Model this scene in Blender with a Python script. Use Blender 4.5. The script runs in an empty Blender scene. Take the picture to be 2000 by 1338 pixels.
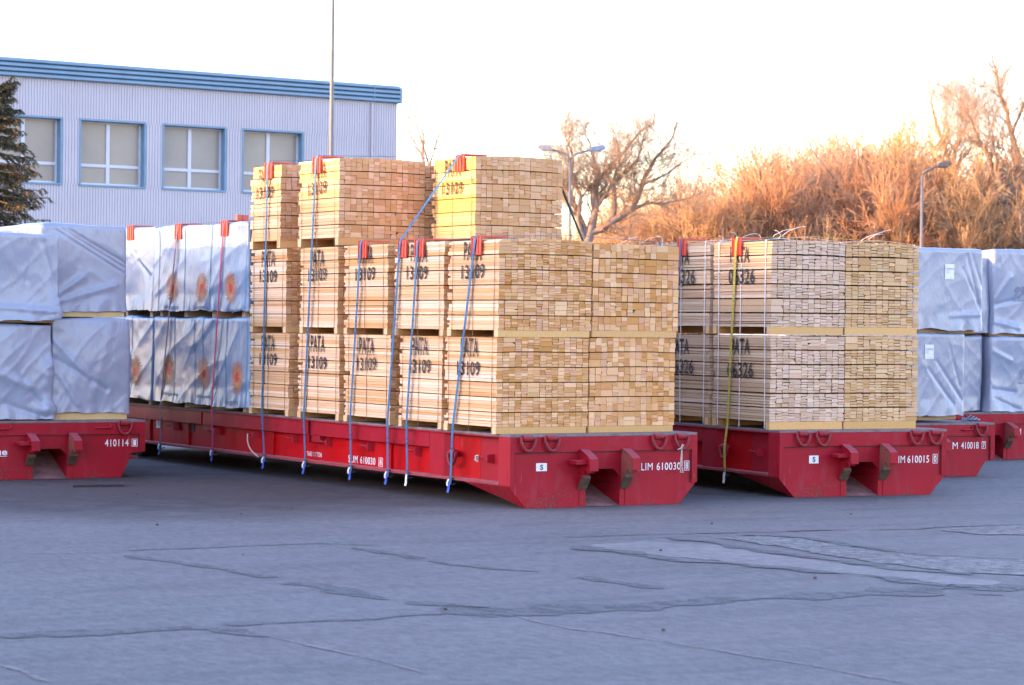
import bpy, math, random
import numpy as np
from mathutils import Vector, Matrix, noise as mn

# ------------------------------------------------------------------ camera, sky, sun
sc = bpy.context.scene
COL = sc.collection
YAW, PITCH, ROLL = .5346, -.0072, .0114
cam_d = bpy.data.cameras.new('camera')
cam = bpy.data.objects.new('camera', cam_d); COL.objects.link(cam); sc.camera = cam
cr = Vector((math.cos(YAW), -math.sin(YAW), 0)); cd = Vector((math.sin(YAW), math.cos(YAW), 0)); cu = Vector((0, 0, 1))
d2 = cd*math.cos(PITCH)+cu*math.sin(PITCH); u2 = cu*math.cos(PITCH)-cd*math.sin(PITCH)
r3 = cr*math.cos(ROLL)+u2*math.sin(ROLL); u3 = u2*math.cos(ROLL)-cr*math.sin(ROLL)
M = Matrix((r3, u3, -d2)).transposed().to_4x4(); M.translation = Vector((-14.163, -23.956, 2.039))
cam.matrix_world = M
cam_d.sensor_width = 36; cam_d.lens = 4939.5/2000*36; cam_d.clip_start = .5; cam_d.clip_end = 3000
cam_d.dof.use_dof = True; cam_d.dof.focus_distance = 30; cam_d.dof.aperture_fstop = 3.6

SUN_EL = math.radians(7.0)
sd = Vector((-.963, .269, 0)).normalized()
sd = Vector((sd.x*math.cos(SUN_EL), sd.y*math.cos(SUN_EL), math.sin(SUN_EL)))
w = bpy.data.worlds.new('World'); sc.world = w; w.use_nodes = True
nt = w.node_tree; bg = nt.nodes['Background']
sky = nt.nodes.new('ShaderNodeTexSky'); sky.sky_type = 'NISHITA'; sky.sun_disc = False
sky.sun_elevation = SUN_EL; sky.sun_rotation = math.atan2(sd.x, sd.y)
sky.air_density = 1.0; sky.dust_density = .8; sky.ozone_density = 1.2
tint = nt.nodes.new('ShaderNodeMixRGB'); tint.blend_type = 'MULTIPLY'; tint.inputs[0].default_value = 1; tint.inputs[2].default_value = (.93, .835, 1.05, 1)   # rosy evening air
nt.links.new(sky.outputs[0], tint.inputs[1]); nt.links.new(tint.outputs[0], bg.inputs[0]); bg.inputs[1].default_value = .15
sl = bpy.data.lights.new('sun', 'SUN'); sl.energy = 2.0; sl.angle = math.radians(.5); sl.color = (.66, .33, .09)
so = bpy.data.objects.new('sun', sl); COL.objects.link(so)
so.rotation_euler = (-sd).to_track_quat('-Z', 'Y').to_euler()
sc.view_settings.view_transform = 'Standard'; sc.view_settings.look = 'None'
sc.view_settings.gamma = 1; sc.view_settings.exposure = 3.4
sc.render.engine = 'CYCLES'
sc.cycles.max_bounces = 6; sc.cycles.caustics_reflective = False; sc.cycles.caustics_refractive = False

# ------------------------------------------------------------------ helpers
RND = random.Random(7)
class MB:
    """collects faces; build() links them as ONE mesh object"""
    def __init__(s): s.v = []; s.f = []; s.c = []; s.m = []
    def add(s, vs, fs, col=(1, 1, 1), mi=0):
        b = len(s.v); s.v += [tuple(p) for p in vs]
        for f in fs:
            s.f.append([b+i for i in f]); s.c.append(col); s.m.append(mi)
    def box(s, x0, x1, y0, y1, z0, z1, col=(1, 1, 1), mi=0, endcol=None):
        v = [(x0,y0,z0),(x1,y0,z0),(x1,y1,z0),(x0,y1,z0),(x0,y0,z1),(x1,y0,z1),(x1,y1,z1),(x0,y1,z1)]
        s.add(v, [(0,3,2,1),(4,5,6,7),(1,2,6,5),(3,0,4,7)], col, mi)
        s.add(v, [(0,1,5,4),(2,3,7,6)], endcol or col, mi)
    def prism(s, poly, ax, a0, a1, mi=0, col=(1, 1, 1)):
        n = len(poly)
        def pt(p, a):
            if ax == 'y': return (p[0], a, p[1])
            if ax == 'x': return (a, p[0], p[1])
            return (p[0], p[1], a)
        v = [pt(p, a0) for p in poly]+[pt(p, a1) for p in poly]
        s.add(v, [list(range(n)), list(range(2*n-1, n-1, -1))]+[((i+1) % n, i, n+i, n+(i+1) % n) for i in range(n)], col, mi)
    def tube(s, pts, rad, n=6, mi=0, col=(1, 1, 1), cap=True):
        pts = [Vector(p) for p in pts]
        if not hasattr(rad, '__len__'): rad = [rad]*len(pts)
        vs = []; ref = None
        for i, p in enumerate(pts):
            t = (pts[min(i+1, len(pts)-1)]-pts[max(i-1, 0)]).normalized()
            if ref is None: ref = Vector((0, 0, 1)) if abs(t.z) < .9 else Vector((1, 0, 0))
            a = t.cross(ref).normalized(); b = t.cross(a); ref = a.cross(t)
            for k in range(n):
                th = 2*math.pi*k/n; vs.append(p+(a*math.cos(th)+b*math.sin(th))*rad[i])
        fs = [(i*n+k, i*n+(k+1) % n, (i+1)*n+(k+1) % n, (i+1)*n+k) for i in range(len(pts)-1) for k in range(n)]
        if cap and n > 2: fs += [list(range(n-1, -1, -1)), list(range((len(pts)-1)*n, len(pts)*n))]
        s.add(vs, fs, col, mi)
    def ribbon(s, pts, side, width, thick, mi=0):
        """flat webbing through pts, side = unit vector across it"""
        pts = [Vector(p) for p in pts]; sv = Vector(side).normalized()*width/2; vs = []
        for i, p in enumerate(pts):
            t = (pts[min(i+1, len(pts)-1)]-pts[max(i-1, 0)]).normalized(); n = t.cross(sv).normalized()*thick/2
            vs += [p-sv-n, p+sv-n, p+sv+n, p-sv+n]
        fs = [(i*4+k, i*4+(k+1) % 4, i*4+4+(k+1) % 4, i*4+4+k) for i in range(len(pts)-1) for k in range(4)]
        fs += [(3, 2, 1, 0), tuple(range(len(vs)-4, len(vs)))]
        s.add(vs, fs, (1, 1, 1), mi)
    def build(s, name, mats, parent=None, loc=(0, 0, 0), rotz=0, smooth=False, bevel=0, color=False):
        me = bpy.data.meshes.new(name); me.from_pydata(s.v, [], s.f)
        if not isinstance(mats, (list, tuple)): mats = [mats]
        for m in mats: me.materials.append(m)
        if len(mats) > 1: me.polygons.foreach_set('material_index', s.m)
        if smooth: me.polygons.foreach_set('use_smooth', [True]*len(me.polygons))
        if color:
            ca = me.color_attributes.new('Col', 'FLOAT_COLOR', 'CORNER')
            tot = np.empty(len(me.polygons), dtype=np.int32); me.polygons.foreach_get('loop_total', tot)
            ca.data.foreach_set('color', np.repeat(np.array([list(c)+[1] for c in s.c], dtype=np.float32), tot, axis=0).ravel())
        me.update()
        return link(name, me, parent, loc, rotz, bevel)
def link(name, me, parent=None, loc=(0, 0, 0), rotz=0, bevel=0):
    o = bpy.data.objects.new(name, me); COL.objects.link(o); o.parent = parent; o.location = loc; o.rotation_euler[2] = rotz
    if bevel:
        b = o.modifiers.new('bevel', 'BEVEL'); b.width = bevel; b.segments = 2; b.limit_method = 'ANGLE'; b.harden_normals = False
    return o
def tag(o, label=None, cat=None, group=None, kind=None):
    if label: o['label'] = label
    if cat: o['category'] = cat
    if group: o['group'] = group
    if kind: o['kind'] = kind
    return o
def empty(name, loc=(0, 0, 0), rotz=0, parent=None):
    o = bpy.data.objects.new(name, None); COL.objects.link(o); o.location = loc; o.rotation_euler[2] = rotz; o.parent = parent
    o.empty_display_size = .2
    return o
def copy_tree(o, parent=None):
    c = o.copy(); COL.objects.link(c); c.parent = parent
    for ch in list(o.children): copy_tree(ch, c)
    return c

# ------------------------------------------------------------------ materials
def new_mat(name, base, rough=.6, metal=0, spec=.5):
    m = bpy.data.materials.new(name); m.use_nodes = True
    b = m.node_tree.nodes['Principled BSDF']
    b.inputs['Base Color'].default_value = (*base, 1); b.inputs['Roughness'].default_value = rough
    b.inputs['Metallic'].default_value = metal; b.inputs['Specular IOR Level'].default_value = spec
    return m, m.node_tree, b
def N(nt, t, **kw):
    n = nt.nodes.new('ShaderNode'+t)
    for k, v in kw.items():
        if k in n.inputs: n.inputs[k].default_value = v
        else: setattr(n, k, v)
    return n
def coords(nt, scale=(1, 1, 1), src='Object'):
    tc = N(nt, 'TexCoord'); mp = N(nt, 'Mapping'); mp.inputs['Scale'].default_value = scale
    nt.links.new(tc.outputs[src], mp.inputs[0]); return mp.outputs[0]
def noise(nt, vec, scale, detail=4, rough=.55, dist=0):
    n = N(nt, 'TexNoise'); n.inputs['Scale'].default_value = scale; n.inputs['Detail'].default_value = detail
    n.inputs['Roughness'].default_value = rough; n.inputs['Distortion'].default_value = dist
    nt.links.new(vec, n.inputs['Vector']); return n.outputs['Fac']
def ramp(nt, fac, a, b, c0=(0, 0, 0), c1=(1, 1, 1)):
    r = N(nt, 'ValToRGB'); e = r.color_ramp.elements
    e[0].position = a; e[1].position = b; e[0].color = (*c0, 1); e[1].color = (*c1, 1)
    nt.links.new(fac, r.inputs[0]); return r.outputs[0]
def mix(nt, fac, a, b, mode='MIX'):
    m = N(nt, 'MixRGB', blend_type=mode)
    for i, x in enumerate((fac, a, b)):
        if isinstance(x, (int, float)): m.inputs[i].default_value = x
        elif isinstance(x, tuple): m.inputs[i].default_value = (*x, 1)
        else: nt.links.new(x, m.inputs[i])
    return m.outputs[0]
def bump(nt, b, h, strength, dist):
    bp = N(nt, 'Bump'); bp.inputs['Strength'].default_value = strength; bp.inputs['Distance'].default_value = dist
    nt.links.new(h, bp.inputs['Height']); nt.links.new(bp.outputs[0], b.inputs['Normal'])

def red_paint(name, base, dust=(.30, .19, .20), chip=.68):
    m, t, b = new_mat(name, base, .46, 0, .14)
    v = coords(t); L = t.links
    big = noise(t, v, 1.3, 5, .6); fine = noise(t, v, 34, 6, .7); mid = noise(t, coords(t, (1, 1, .35)), 5, 6, .65)
    c = mix(t, ramp(t, big, .35, .75), base, tuple(x*.78 for x in base))
    c = mix(t, ramp(t, mid, .55, .85, c1=(.45,)*3), c, dust)
    geo = N(t, 'NewGeometry'); sx = N(t, 'SeparateXYZ'); L.new(geo.outputs['Normal'], sx.inputs[0])
    up = ramp(t, sx.outputs[2], .55, .95, c1=(.75,)*3)                    # dust lying on ledges
    c = mix(t, up, c, dust)
    sp = N(t, 'SeparateXYZ'); L.new(N(t, 'TexCoord').outputs['Object'], sp.inputs[0])
    low = N(t, 'MapRange'); low.inputs[1].default_value = .30; low.inputs[2].default_value = .0; low.inputs[3].default_value = 0; low.inputs[4].default_value = .11
    L.new(sp.outputs[2], low.inputs[0])
    ad = N(t, 'Math', operation='ADD'); L.new(fine, ad.inputs[0]); L.new(low.outputs[0], ad.inputs[1])
    ad2 = N(t, 'Math', operation='MULTIPLY'); L.new(ad.outputs[0], ad2.inputs[0]); L.new(ramp(t, noise(t, v, 3.1, 3), .3, .6, (.82,)*3, (1.06,)*3), ad2.inputs[1])
    ch = ramp(t, ad2.outputs[0], chip, chip+.03)
    c = mix(t, ch, c, (.10, .06, .05))
    # long pale scrape marks
    sv = coords(t, (9, 9, .7)); scr = ramp(t, noise(t, sv, 2.2, 2, .5, .4), .735, .75, c1=(.5,)*3)
    c = mix(t, scr, c, (.42, .17, .18))
    L.new(c, b.inputs['Base Color'])
    L.new(ramp(t, mid, .3, .8, (.36,)*3, (.6,)*3), b.inputs['Roughness'])
    bump(t, b, noise(t, v, 2.5, 3), .25, .02)
    return m
RED = red_paint('red_paint', (.315, .0095, .022), dust=(.25, .085, .10), chip=.645)
REDWEB = red_paint('red_web_paint', (.42, .002, .006), dust=(.30, .03, .04), chip=.72)
def rusty():
    m, t, b = new_mat('rusty_steel', (.2, .08, .04), .85)
    v = coords(t); n = noise(t, v, 14, 6, .65); n2 = noise(t, v, 40, 5, .7)
    c = mix(t, ramp(t, n, .40, .58), (.34, .035, .040), (.17, .075, .04))
    c = mix(t, ramp(t, n2, .52, .66), c, (.09, .06, .045))
    t.links.new(c, b.inputs['Base Color']); bump(t, b, n2, .6, .01); return m
RUST = rusty()
def plain(name, base, rough=.6, var=.25, scale=6, metal=0, bmp=0, spec=.5):
    m, t, b = new_mat(name, base, rough, metal, spec); v = coords(t)
    n = noise(t, v, scale, 5, .6)
    t.links.new(mix(t, ramp(t, n, .3, .72), tuple(x*(1-var) for x in base), tuple(min(1, x*(1+var*.5)) for x in base)), b.inputs['Base Color'])
    if bmp: bump(t, b, noise(t, v, scale*4, 4), bmp, .01)
    return m
DECK = plain('worn_deck', (.19, .14, .145), .75, .35, 9)
GREASE = plain('dark_dirt', (.09, .06, .055), .9, .5, 20)
WHITE = plain('white_paint', (.70, .70, .72), .5, .12, 25)
INK = plain('dark_ink', (.03, .03, .04), .6, .2)
BLUEINK = plain('faded_ink', (.16, .19, .27), .7, .2)
STEEL = plain('galvanised_steel', (.42, .43, .44), .42, .2, 20, .7)
DARKSTEEL = plain('dark_steel', (.10, .10, .11), .5, .2, 20, .5)
WIRE = plain('dark_band', (.13, .10, .075), .6, .2)
WBAND = plain('white_band', (.74, .72, .72), .45, .1, 20)
TEAL = plain('teal_band', (.025, .19, .30), .5, .2)
ORANGE = plain('orange_plastic', (.60, .06, .03), .42, .2, 12)
ROPE = plain('rope', (.55, .47, .40), .9, .35, 60)
TYRE = plain('tyre_rubber', (.02, .02, .022), .8, .2)
def webbing(name, base, dark):
    m, t, b = new_mat(name, base, .6); v = coords(t, (4, 4, 26))
    n = noise(t, v, 1.6, 3, .6); seg = noise(t, coords(t, (.1, .1, 1.1)), 1.7, 0)
    f = mix(t, 1.0, ramp(t, n, .55, .6), ramp(t, seg, .48, .52), 'MULTIPLY')
    t.links.new(mix(t, f, base, dark), b.inputs['Base Color']); return m
BLUE = webbing('blue_webbing', (.022, .135, .27), (.01, .05, .17))
PINK = webbing('pink_webbing', (.48, .03, .13), (.28, .012, .10))
PURPLE = webbing('purple_webbing', (.17, .075, .14), (.07, .03, .07))
YELLOW = webbing('yellow_webbing', (.46, .38, .06), (.30, .22, .03))
GREENW = webbing('dark_green_webbing', (.015, .06, .07), (.01, .03, .035))
BLUETAIL = plain('blue_tail', (.02, .09, .42), .6, .2)
def wood(name, streak=1.0):
    m, t, b = new_mat(name, (.5, .35, .2), .9, 0, .0); L = t.links
    at = N(t, 'Attribute', attribute_name='Col')
    st = noise(t, coords(t, (55, 1.6, 55)), 1, 6, .65, .6); gr = noise(t, coords(t, (1, 1, 1)), 90, 4, .7)
    knots = ramp(t, noise(t, coords(t, (9, 5, 9)), 1.6, 3, .6), .70, .76, c1=(.55*streak,)*3)
    c = mix(t, 1.0, at.outputs['Color'], ramp(t, st, .25, .75, (.86, .84, .80), (1.1, 1.1, 1.1)), 'MULTIPLY')
    c = mix(t, 1.0, c, ramp(t, gr, .3, .7, (.93,)*3, (1.07,)*3), 'MULTIPLY')
    c = mix(t, knots, c, (.20, .10, .045))
    L.new(c, b.inputs['Base Color']); bump(t, b, st, .10, .004); return m
WOOD = wood('sawn_timber')
def stencil_paint():
    m, t, b = new_mat('stencil_paint', (.018, .018, .022), .8); L = t.links
    n = noise(t, coords(t, (1, 1, 2.5)), 26, 4, .7)
    tr = N(t, 'BsdfTransparent'); mx = N(t, 'MixShader'); out = t.nodes['Material Output']
    L.new(ramp(t, n, .32, .48, (.30,)*3, (.95,)*3), mx.inputs[0]); L.new(tr.outputs[0], mx.inputs[1]); L.new(b.outputs[0], mx.inputs[2])
    L.new(mx.outputs[0], out.inputs[0]); return m
STENCIL = stencil_paint()
def plastic(name, base, rough, sp=.5):
    m, t, b = new_mat(name, base, rough, 0, sp); v = coords(t)
    n = noise(t, v, 2.2, 5, .6)
    t.links.new(mix(t, ramp(t, n, .3, .7), tuple(x*.86 for x in base), base), b.inputs['Base Color'])
    h = N(t, 'Math', operation='ADD'); wv = noise(t, coords(t, (3, 3, 1.2)), 3.2, 4, .6, 1.2); t.links.new(wv, h.inputs[0]); t.links.new(noise(t, v, 26, 3, .5), h.inputs[1])
    bump(t, b, wv, .2, .03); return m
TARP = plastic('grey_tarpaulin', (.265, .30, .39), .25, .7)
FILM = plastic('silver_film', (.16, .25, .37), .30, .8)
SUNO = plain('orange_print', (.72, .22, .045), .5, .2, 30)
SUNR = plain('red_print', (.66, .02, .02), .5, .2, 30)

# ------------------------------------------------------------------ text
_txt = {}
def glyphs(s, bold=.0):
    k = (s, bold)
    if k not in _txt:
        cu_ = bpy.data.curves.new('t', 'FONT'); cu_.body = s; cu_.offset = bold; cu_.resolution_u = 3; cu_.space_character = 1.08
        o = bpy.data.objects.new('t', cu_); COL.objects.link(o)
        me = bpy.data.meshes.new_from_object(o.evaluated_get(bpy.context.evaluated_depsgraph_get()))
        v = np.array([x.co[:2] for x in me.vertices]); f = [list(p.vertices) for p in me.polygons]
        lo, hi = v.min(0), v.max(0); v = (v-lo)/(hi-lo)
        bpy.data.objects.remove(o); bpy.data.meshes.remove(me); bpy.data.curves.remove(cu_)
        _txt[k] = (v, f)
    return _txt[k]
def letter(name, s, fn, mat, parent, bold=.012):
    """fn(u, v) -> 3D point for u, v in 0..1 across the writing"""
    v, f = glyphs(s, bold); mb = MB(); mb.add([fn(a, b) for a, b in v], f)
    return mb.build(name, mat, parent)

# ------------------------------------------------------------------ ground
def asphalt_mat(name, tone, speck=.5):
    m, t, b = new_mat(name, (.15, .15, .16), .82, 0, .35); L = t.links; v = coords(t)
    big = noise(t, v, .22, 4, .55); mid = noise(t, v, 1.7, 6, .65); fine = noise(t, v, 48, 3, .75); spk = noise(t, coords(t, (1, .45, 1)), 13, 5, .75); band = noise(t, coords(t, (.25, 1.6, 1)), 1.1, 5, .6)
    c = mix(t, ramp(t, big, .3, .7), tuple(x*.84 for x in tone), tone)
    c = mix(t, ramp(t, mid, .35, .75, c1=(.55,)*3), c, tuple(x*1.25 for x in tone))
    c = mix(t, ramp(t, band, .50, .68, c1=(.75,)*3), c, tuple(x*.72 for x in tone))
    c = mix(t, 1.0, c, ramp(t, fine, .3, .7, (1-.5*speck,)*3, (1+.45*speck,)*3), 'MULTIPLY')
    c = mix(t, 1.0, c, ramp(t, spk, .30, .72, (1-.75*speck,)*3, (1+.55*speck,)*3), 'MULTIPLY')
    c = mix(t, ramp(t, noise(t, coords(t, (.35, 1, 1)), .55, 4, .6), .45, .7, c1=(.8,)*3), c, mix(t, 1.0, c, (1.10, .98, .98), 'MULTIPLY'))
    st = ramp(t, noise(t, v, 5.5, 3, .5), .70, .74, c1=(.7,)*3); c = mix(t, st, c, tuple(x*.55 for x in tone))
    vo = N(t, 'TexVoronoi'); vo.inputs['Scale'].default_value = 7; L.new(v, vo.inputs['Vector'])
    c = mix(t, ramp(t, vo.outputs['Distance'], .035, .05, (.75,)*3, (0,)*3), c, tuple(min(1, x*2.0) for x in tone))
    L.new(c, b.inputs['Base Color']); h = N(t, 'Math', operation='ADD'); L.new(fine, h.inputs[0]); L.new(mid, h.inputs[1])
    bump(t, b, h.outputs[0], .5, .012); return m
ASPH = asphalt_mat('weathered_asphalt', (.122, .119, .124))
PATCH = asphalt_mat('pale_concrete', (.178, .17, .172), .45)
GRAVELY = asphalt_mat('gravelly_asphalt', (.165, .16, .16), 1.3)
def tar_mat():
    m, t, b = new_mat('tar', (.078, .080, .086), .8); L = t.links
    n = noise(t, coords(t, (1, .5, 1)), 7, 7, .8); tr = N(t, 'BsdfTransparent'); mx = N(t, 'MixShader')
    L.new(ramp(t, n, .34, .52, c1=(.9,)*3), mx.inputs[0]); L.new(tr.outputs[0], mx.inputs[1]); L.new(b.outputs[0], mx.inputs[2])
    L.new(mx.outputs[0], t.nodes['Material Output'].inputs[0]); return m
TAR = tar_mat(); SANDY = TAR.copy(); SANDY.name = 'sandy_joint'; SANDY.node_tree.nodes['Principled BSDF'].inputs['Base Color'].default_value = (.17, .150, .145, 1)
g = MB(); g.add([(-900, -900, 0), (900, -900, 0), (900, 900, 0), (-900, 900, 0)], [(0, 1, 2, 3)])
tag(g.build('ground', ASPH), kind='structure')
SEAMS = {'A': [(-6.86, -3.01), (-6.47, -3.08), (-6.07, -3.15), (-5.75, -3.12)], 'A2': [(-5.7, -3.04), (-5.35, -3.02), (-5.01, -3.06), (-4.44, -3.02), (-3.84, -3.05), (-3.42, -3.46)], 'B': [(-5.86, -3.45), (-5.82, -3.83), (-5.76, -4.11), (-5.66, -4.54), (-5.61, -5.04), (-5.53, -5.71)], 'B2': [(-5.57, -6.09), (-5.51, -6.41), (-5.4, -6.75), (-5.47, -7.5)], 'B3': [(-5.39, -7.68), (-5.19, -7.96), (-5.03, -8.29)], 'C0': [(-8.73, -8.4), (-8.46, -8.41), (-8.19, -8.42), (-7.78, -8.46), (-7.33, -8.52)], 'C1': [(-7.28, -8.54), (-7.22, -8.78), (-7.16, -9.11)], 'C2': [(-7.17, -8.41), (-6.5, -8.46), (-6.06, -8.5), (-5.52, -8.48)], 'C3': [(-5.5, -8.46), (-4.93, -8.41), (-4.3, -8.44), (-3.7, -8.54), (-2.79, -8.57), (-1.86, -8.64), (-1.14, -8.68), (-0.38, -8.73)], 'D': [(-3.73, -3.55), (-3.68, -3.96), (-3.69, -4.55), (-3.66, -4.77)], 'D2': [(-3.68, -4.92), (-3.67, -5.42), (-3.47, -5.94), (-3.34, -6.14)], 'D3': [(-3.2, -6.62), (-3.24, -7.14), (-3.18, -7.71)], 'G': [(-1.38, -3.37), (-0.52, -3.41), (0.51, -3.58), (1.57, -3.69), (2.52, -3.95), (2.87, -3.82), (3.96, -3.91)], 'H': [(-5.14, -8.83), (-5.18, -9.24), (-5.18, -9.63), (-5.08, -9.86), (-5.01, -10.37), (-4.95, -10.85), (-4.9, -11.39), (-4.82, -11.79), (-4.83, -12.25), (-4.81, -12.59)], 'I': [(-7.17, -9.14), (-7.13, -9.73), (-7.07, -10.32), (-7.09, -11.06)], 'J': [(-1.18, -9.03), (-1.01, -9.19)], 'K': [(-9.17, -9.66), (-9.14, -9.97), (-9.15, -10.43)], 'L': [(-1.84, -4.25), (-1.72, -5.14), (-1.7, -5.84), (-1.43, -6.36), (-1.26, -6.93), (-1.05, -7.63), (-1.01, -8.53), (-0.84, -8.65)], 'M': [(-0.5, -3.74), (-0.33, -4.43), (-0.52, -5.5), (-0.44, -6.44), (-0.39, -7.22), (-0.21, -7.91)], 'N': [(0.42, -3.8), (0.76, -4.27), (0.62, -5.54), (0.62, -6.27), (1.1, -7.02)]}
SW = dict(A=.02, A2=.06, B=.13, B2=.24, B3=.24, C0=.30, C1=.20, C2=.20, C3=.50, D=.14, D2=.12, D3=.18, G=.07, H=.04, I=.035, J=.08, K=.05, L=.24, M=.20, N=.16)
PATCHES = {'E': [(-1.82, -4.43), (-1.53, -4.15), (-0.9, -4.06), (-0.49, -4.65), (-0.61, -5.62), (-0.56, -6.59), (-0.43, -7.53), (-0.34, -8.44), (-0.62, -8.58), (-0.87, -8.38), (-0.97, -7.53), (-1.27, -6.87), (-1.35, -6.25), (-1.55, -5.38), (-1.76, -4.68)], 'F': [(-0.06, -4.05), (-0.01, -4.32), (-0.13, -5.44), (-0.22, -6.59), (-0.14, -7.71), (0.32, -8.2), (1.28, -7.15), (0.74, -6.48), (0.48, -5.71), (0.65, -4.41), (0.45, -4.01)], 'F2': [(2.61, -4.12), (3.22, -3.96), (4.12, -4.05), (3.21, -5.05), (2.72, -4.77)]}
def resample(pts, step):
    out = []
    for a, b in zip(pts, pts[1:]):
        a = Vector(a); b = Vector(b); n = max(1, int((b-a).length/step))
        out += [a.lerp(b, i/n) for i in range(n)]
    return out+[Vector(pts[-1])]
for k, pts in SEAMS.items():
    q = resample(pts, .04); mb = MB(); wd = SW[k]; vs = []
    for i, p in enumerate(q):
        t_ = (q[min(i+1, len(q)-1)]-q[max(0, i-1)]).normalized(); n_ = Vector((-t_.y, t_.x))
        e = min(1, .35+i*.3, .35+(len(q)-1-i)*.3)
        off = n_*wd*.22*mn.noise(Vector((p.x*3, p.y*3, 1)))
        a = wd*(.42+.85*mn.noise(Vector((p.x*2.3, p.y*2.3, 4.)))+.14*mn.noise(Vector((p.x*13, p.y*13, 2.))))*e; b_ = wd*(.42+.85*mn.noise(Vector((p.x*2.3, p.y*2.3, 9.)))+.14*mn.noise(Vector((p.x*13, p.y*13, 6.))))*e
        vs += [(*(p+off+n_*max(.006, a)), 0), (*(p+off-n_*max(.006, b_)), 0)]
    mb.add(vs, [(2*i, 2*i+1, 2*i+3, 2*i+2) for i in range(len(q)-1)])
    z = .0088 if k in 'LMN' else (.0094 if k == 'G' else .0052)
    o = mb.build('ground_seam', SANDY if k in 'HIK' else TAR, loc=(0, 0, z)); tag(o, kind='structure')
for k, pts in PATCHES.items():
    q = [p+Vector((mn.noise(Vector((p.x*5, p.y*5, 2)))*.10+mn.noise(Vector((p.x*14, p.y*14, 2)))*.03, mn.noise(Vector((p.x*5, p.y*5, 7)))*.05)) for p in resample(pts+pts[:1], .06)[:-1]]
    mb = MB(); mb.add([(*p, 0) for p in q], [list(range(len(q)))])
    tag(mb.build('ground_patch', PATCH if k == 'E' else GRAVELY, loc=(0, 0, .0064 if k != 'E' else .0032)), kind='structure')

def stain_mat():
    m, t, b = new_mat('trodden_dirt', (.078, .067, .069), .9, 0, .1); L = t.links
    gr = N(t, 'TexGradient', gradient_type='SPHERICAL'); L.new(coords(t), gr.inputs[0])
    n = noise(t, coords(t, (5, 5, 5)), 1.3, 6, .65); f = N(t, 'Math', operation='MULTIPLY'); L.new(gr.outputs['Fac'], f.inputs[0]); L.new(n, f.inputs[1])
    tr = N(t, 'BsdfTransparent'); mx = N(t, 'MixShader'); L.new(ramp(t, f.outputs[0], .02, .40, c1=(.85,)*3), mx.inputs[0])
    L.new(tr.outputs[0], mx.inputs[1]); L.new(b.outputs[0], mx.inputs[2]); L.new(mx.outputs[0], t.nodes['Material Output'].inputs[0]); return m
STAIN = stain_mat()
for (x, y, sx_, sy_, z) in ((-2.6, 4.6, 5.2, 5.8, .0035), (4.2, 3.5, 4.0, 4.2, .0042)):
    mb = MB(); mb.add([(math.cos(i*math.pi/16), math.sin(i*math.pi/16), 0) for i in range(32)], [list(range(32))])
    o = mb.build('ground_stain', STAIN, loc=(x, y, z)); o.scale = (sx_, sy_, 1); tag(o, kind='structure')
# ------------------------------------------------------------------ lumber
WARM = dict(end=[(.58, .31, .115), (.67, .39, .165), (.52, .255, .085), (.76, .49, .25), (.50, .235, .06), (.62, .35, .14), (.70, .43, .20), (.63, .35, .19)],
            side=[(.69, .435, .245), (.75, .52, .335), (.62, .365, .18), (.79, .60, .44), (.71, .46, .27), (.58, .31, .125), (.74, .50, .31)])
PALE = dict(end=[(.56, .33, .155), (.61, .38, .20), (.50, .27, .11), (.64, .41, .23), (.55, .32, .14)],
            side=[(.72, .46, .245), (.77, .53, .31), (.67, .40, .19), (.79, .56, .35)])
SUNYELLOW = dict(end=PALE['end'], side=[(.73, .46, .18), (.78, .52, .225), (.69, .41, .14), (.80, .56, .28)])  # sun's yellow put into the side colours, for the sunlit top bundle
GREY = dict(end=[(.58, .41, .255), (.64, .47, .30), (.51, .345, .20), (.61, .455, .32), (.67, .49, .32), (.55, .385, .25)],
            side=[(.58, .42, .28), (.63, .475, .33), (.52, .37, .235), (.67, .52, .38), (.49, .33, .20)])
STRAW = dict(end=[(.57, .355, .155), (.62, .41, .195), (.50, .30, .115), (.58, .39, .20), (.66, .45, .235)], side=GREY['side'])
for P_ in (WARM, PALE, SUNYELLOW, GREY, STRAW):                  # sawn from the same logs: keep the tones close
    for k_ in ('end', 'side'):
        mu = [sum(c[i] for c in P_[k_])/len(P_[k_]) for i in range(3)]; P_[k_] = [tuple((m_+(x-m_)*.80)*g for x, m_, g in zip(c, mu, (1, .975, 1.10) if k_ == 'end' else (1, 1, 1))) for c in P_[k_]]
def vary(c, r, a=.10): k = 1+r.uniform(-a, a); return tuple(max(.01, min(1, x*k*(1+r.uniform(-.03, .03)))) for x in c)
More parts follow.
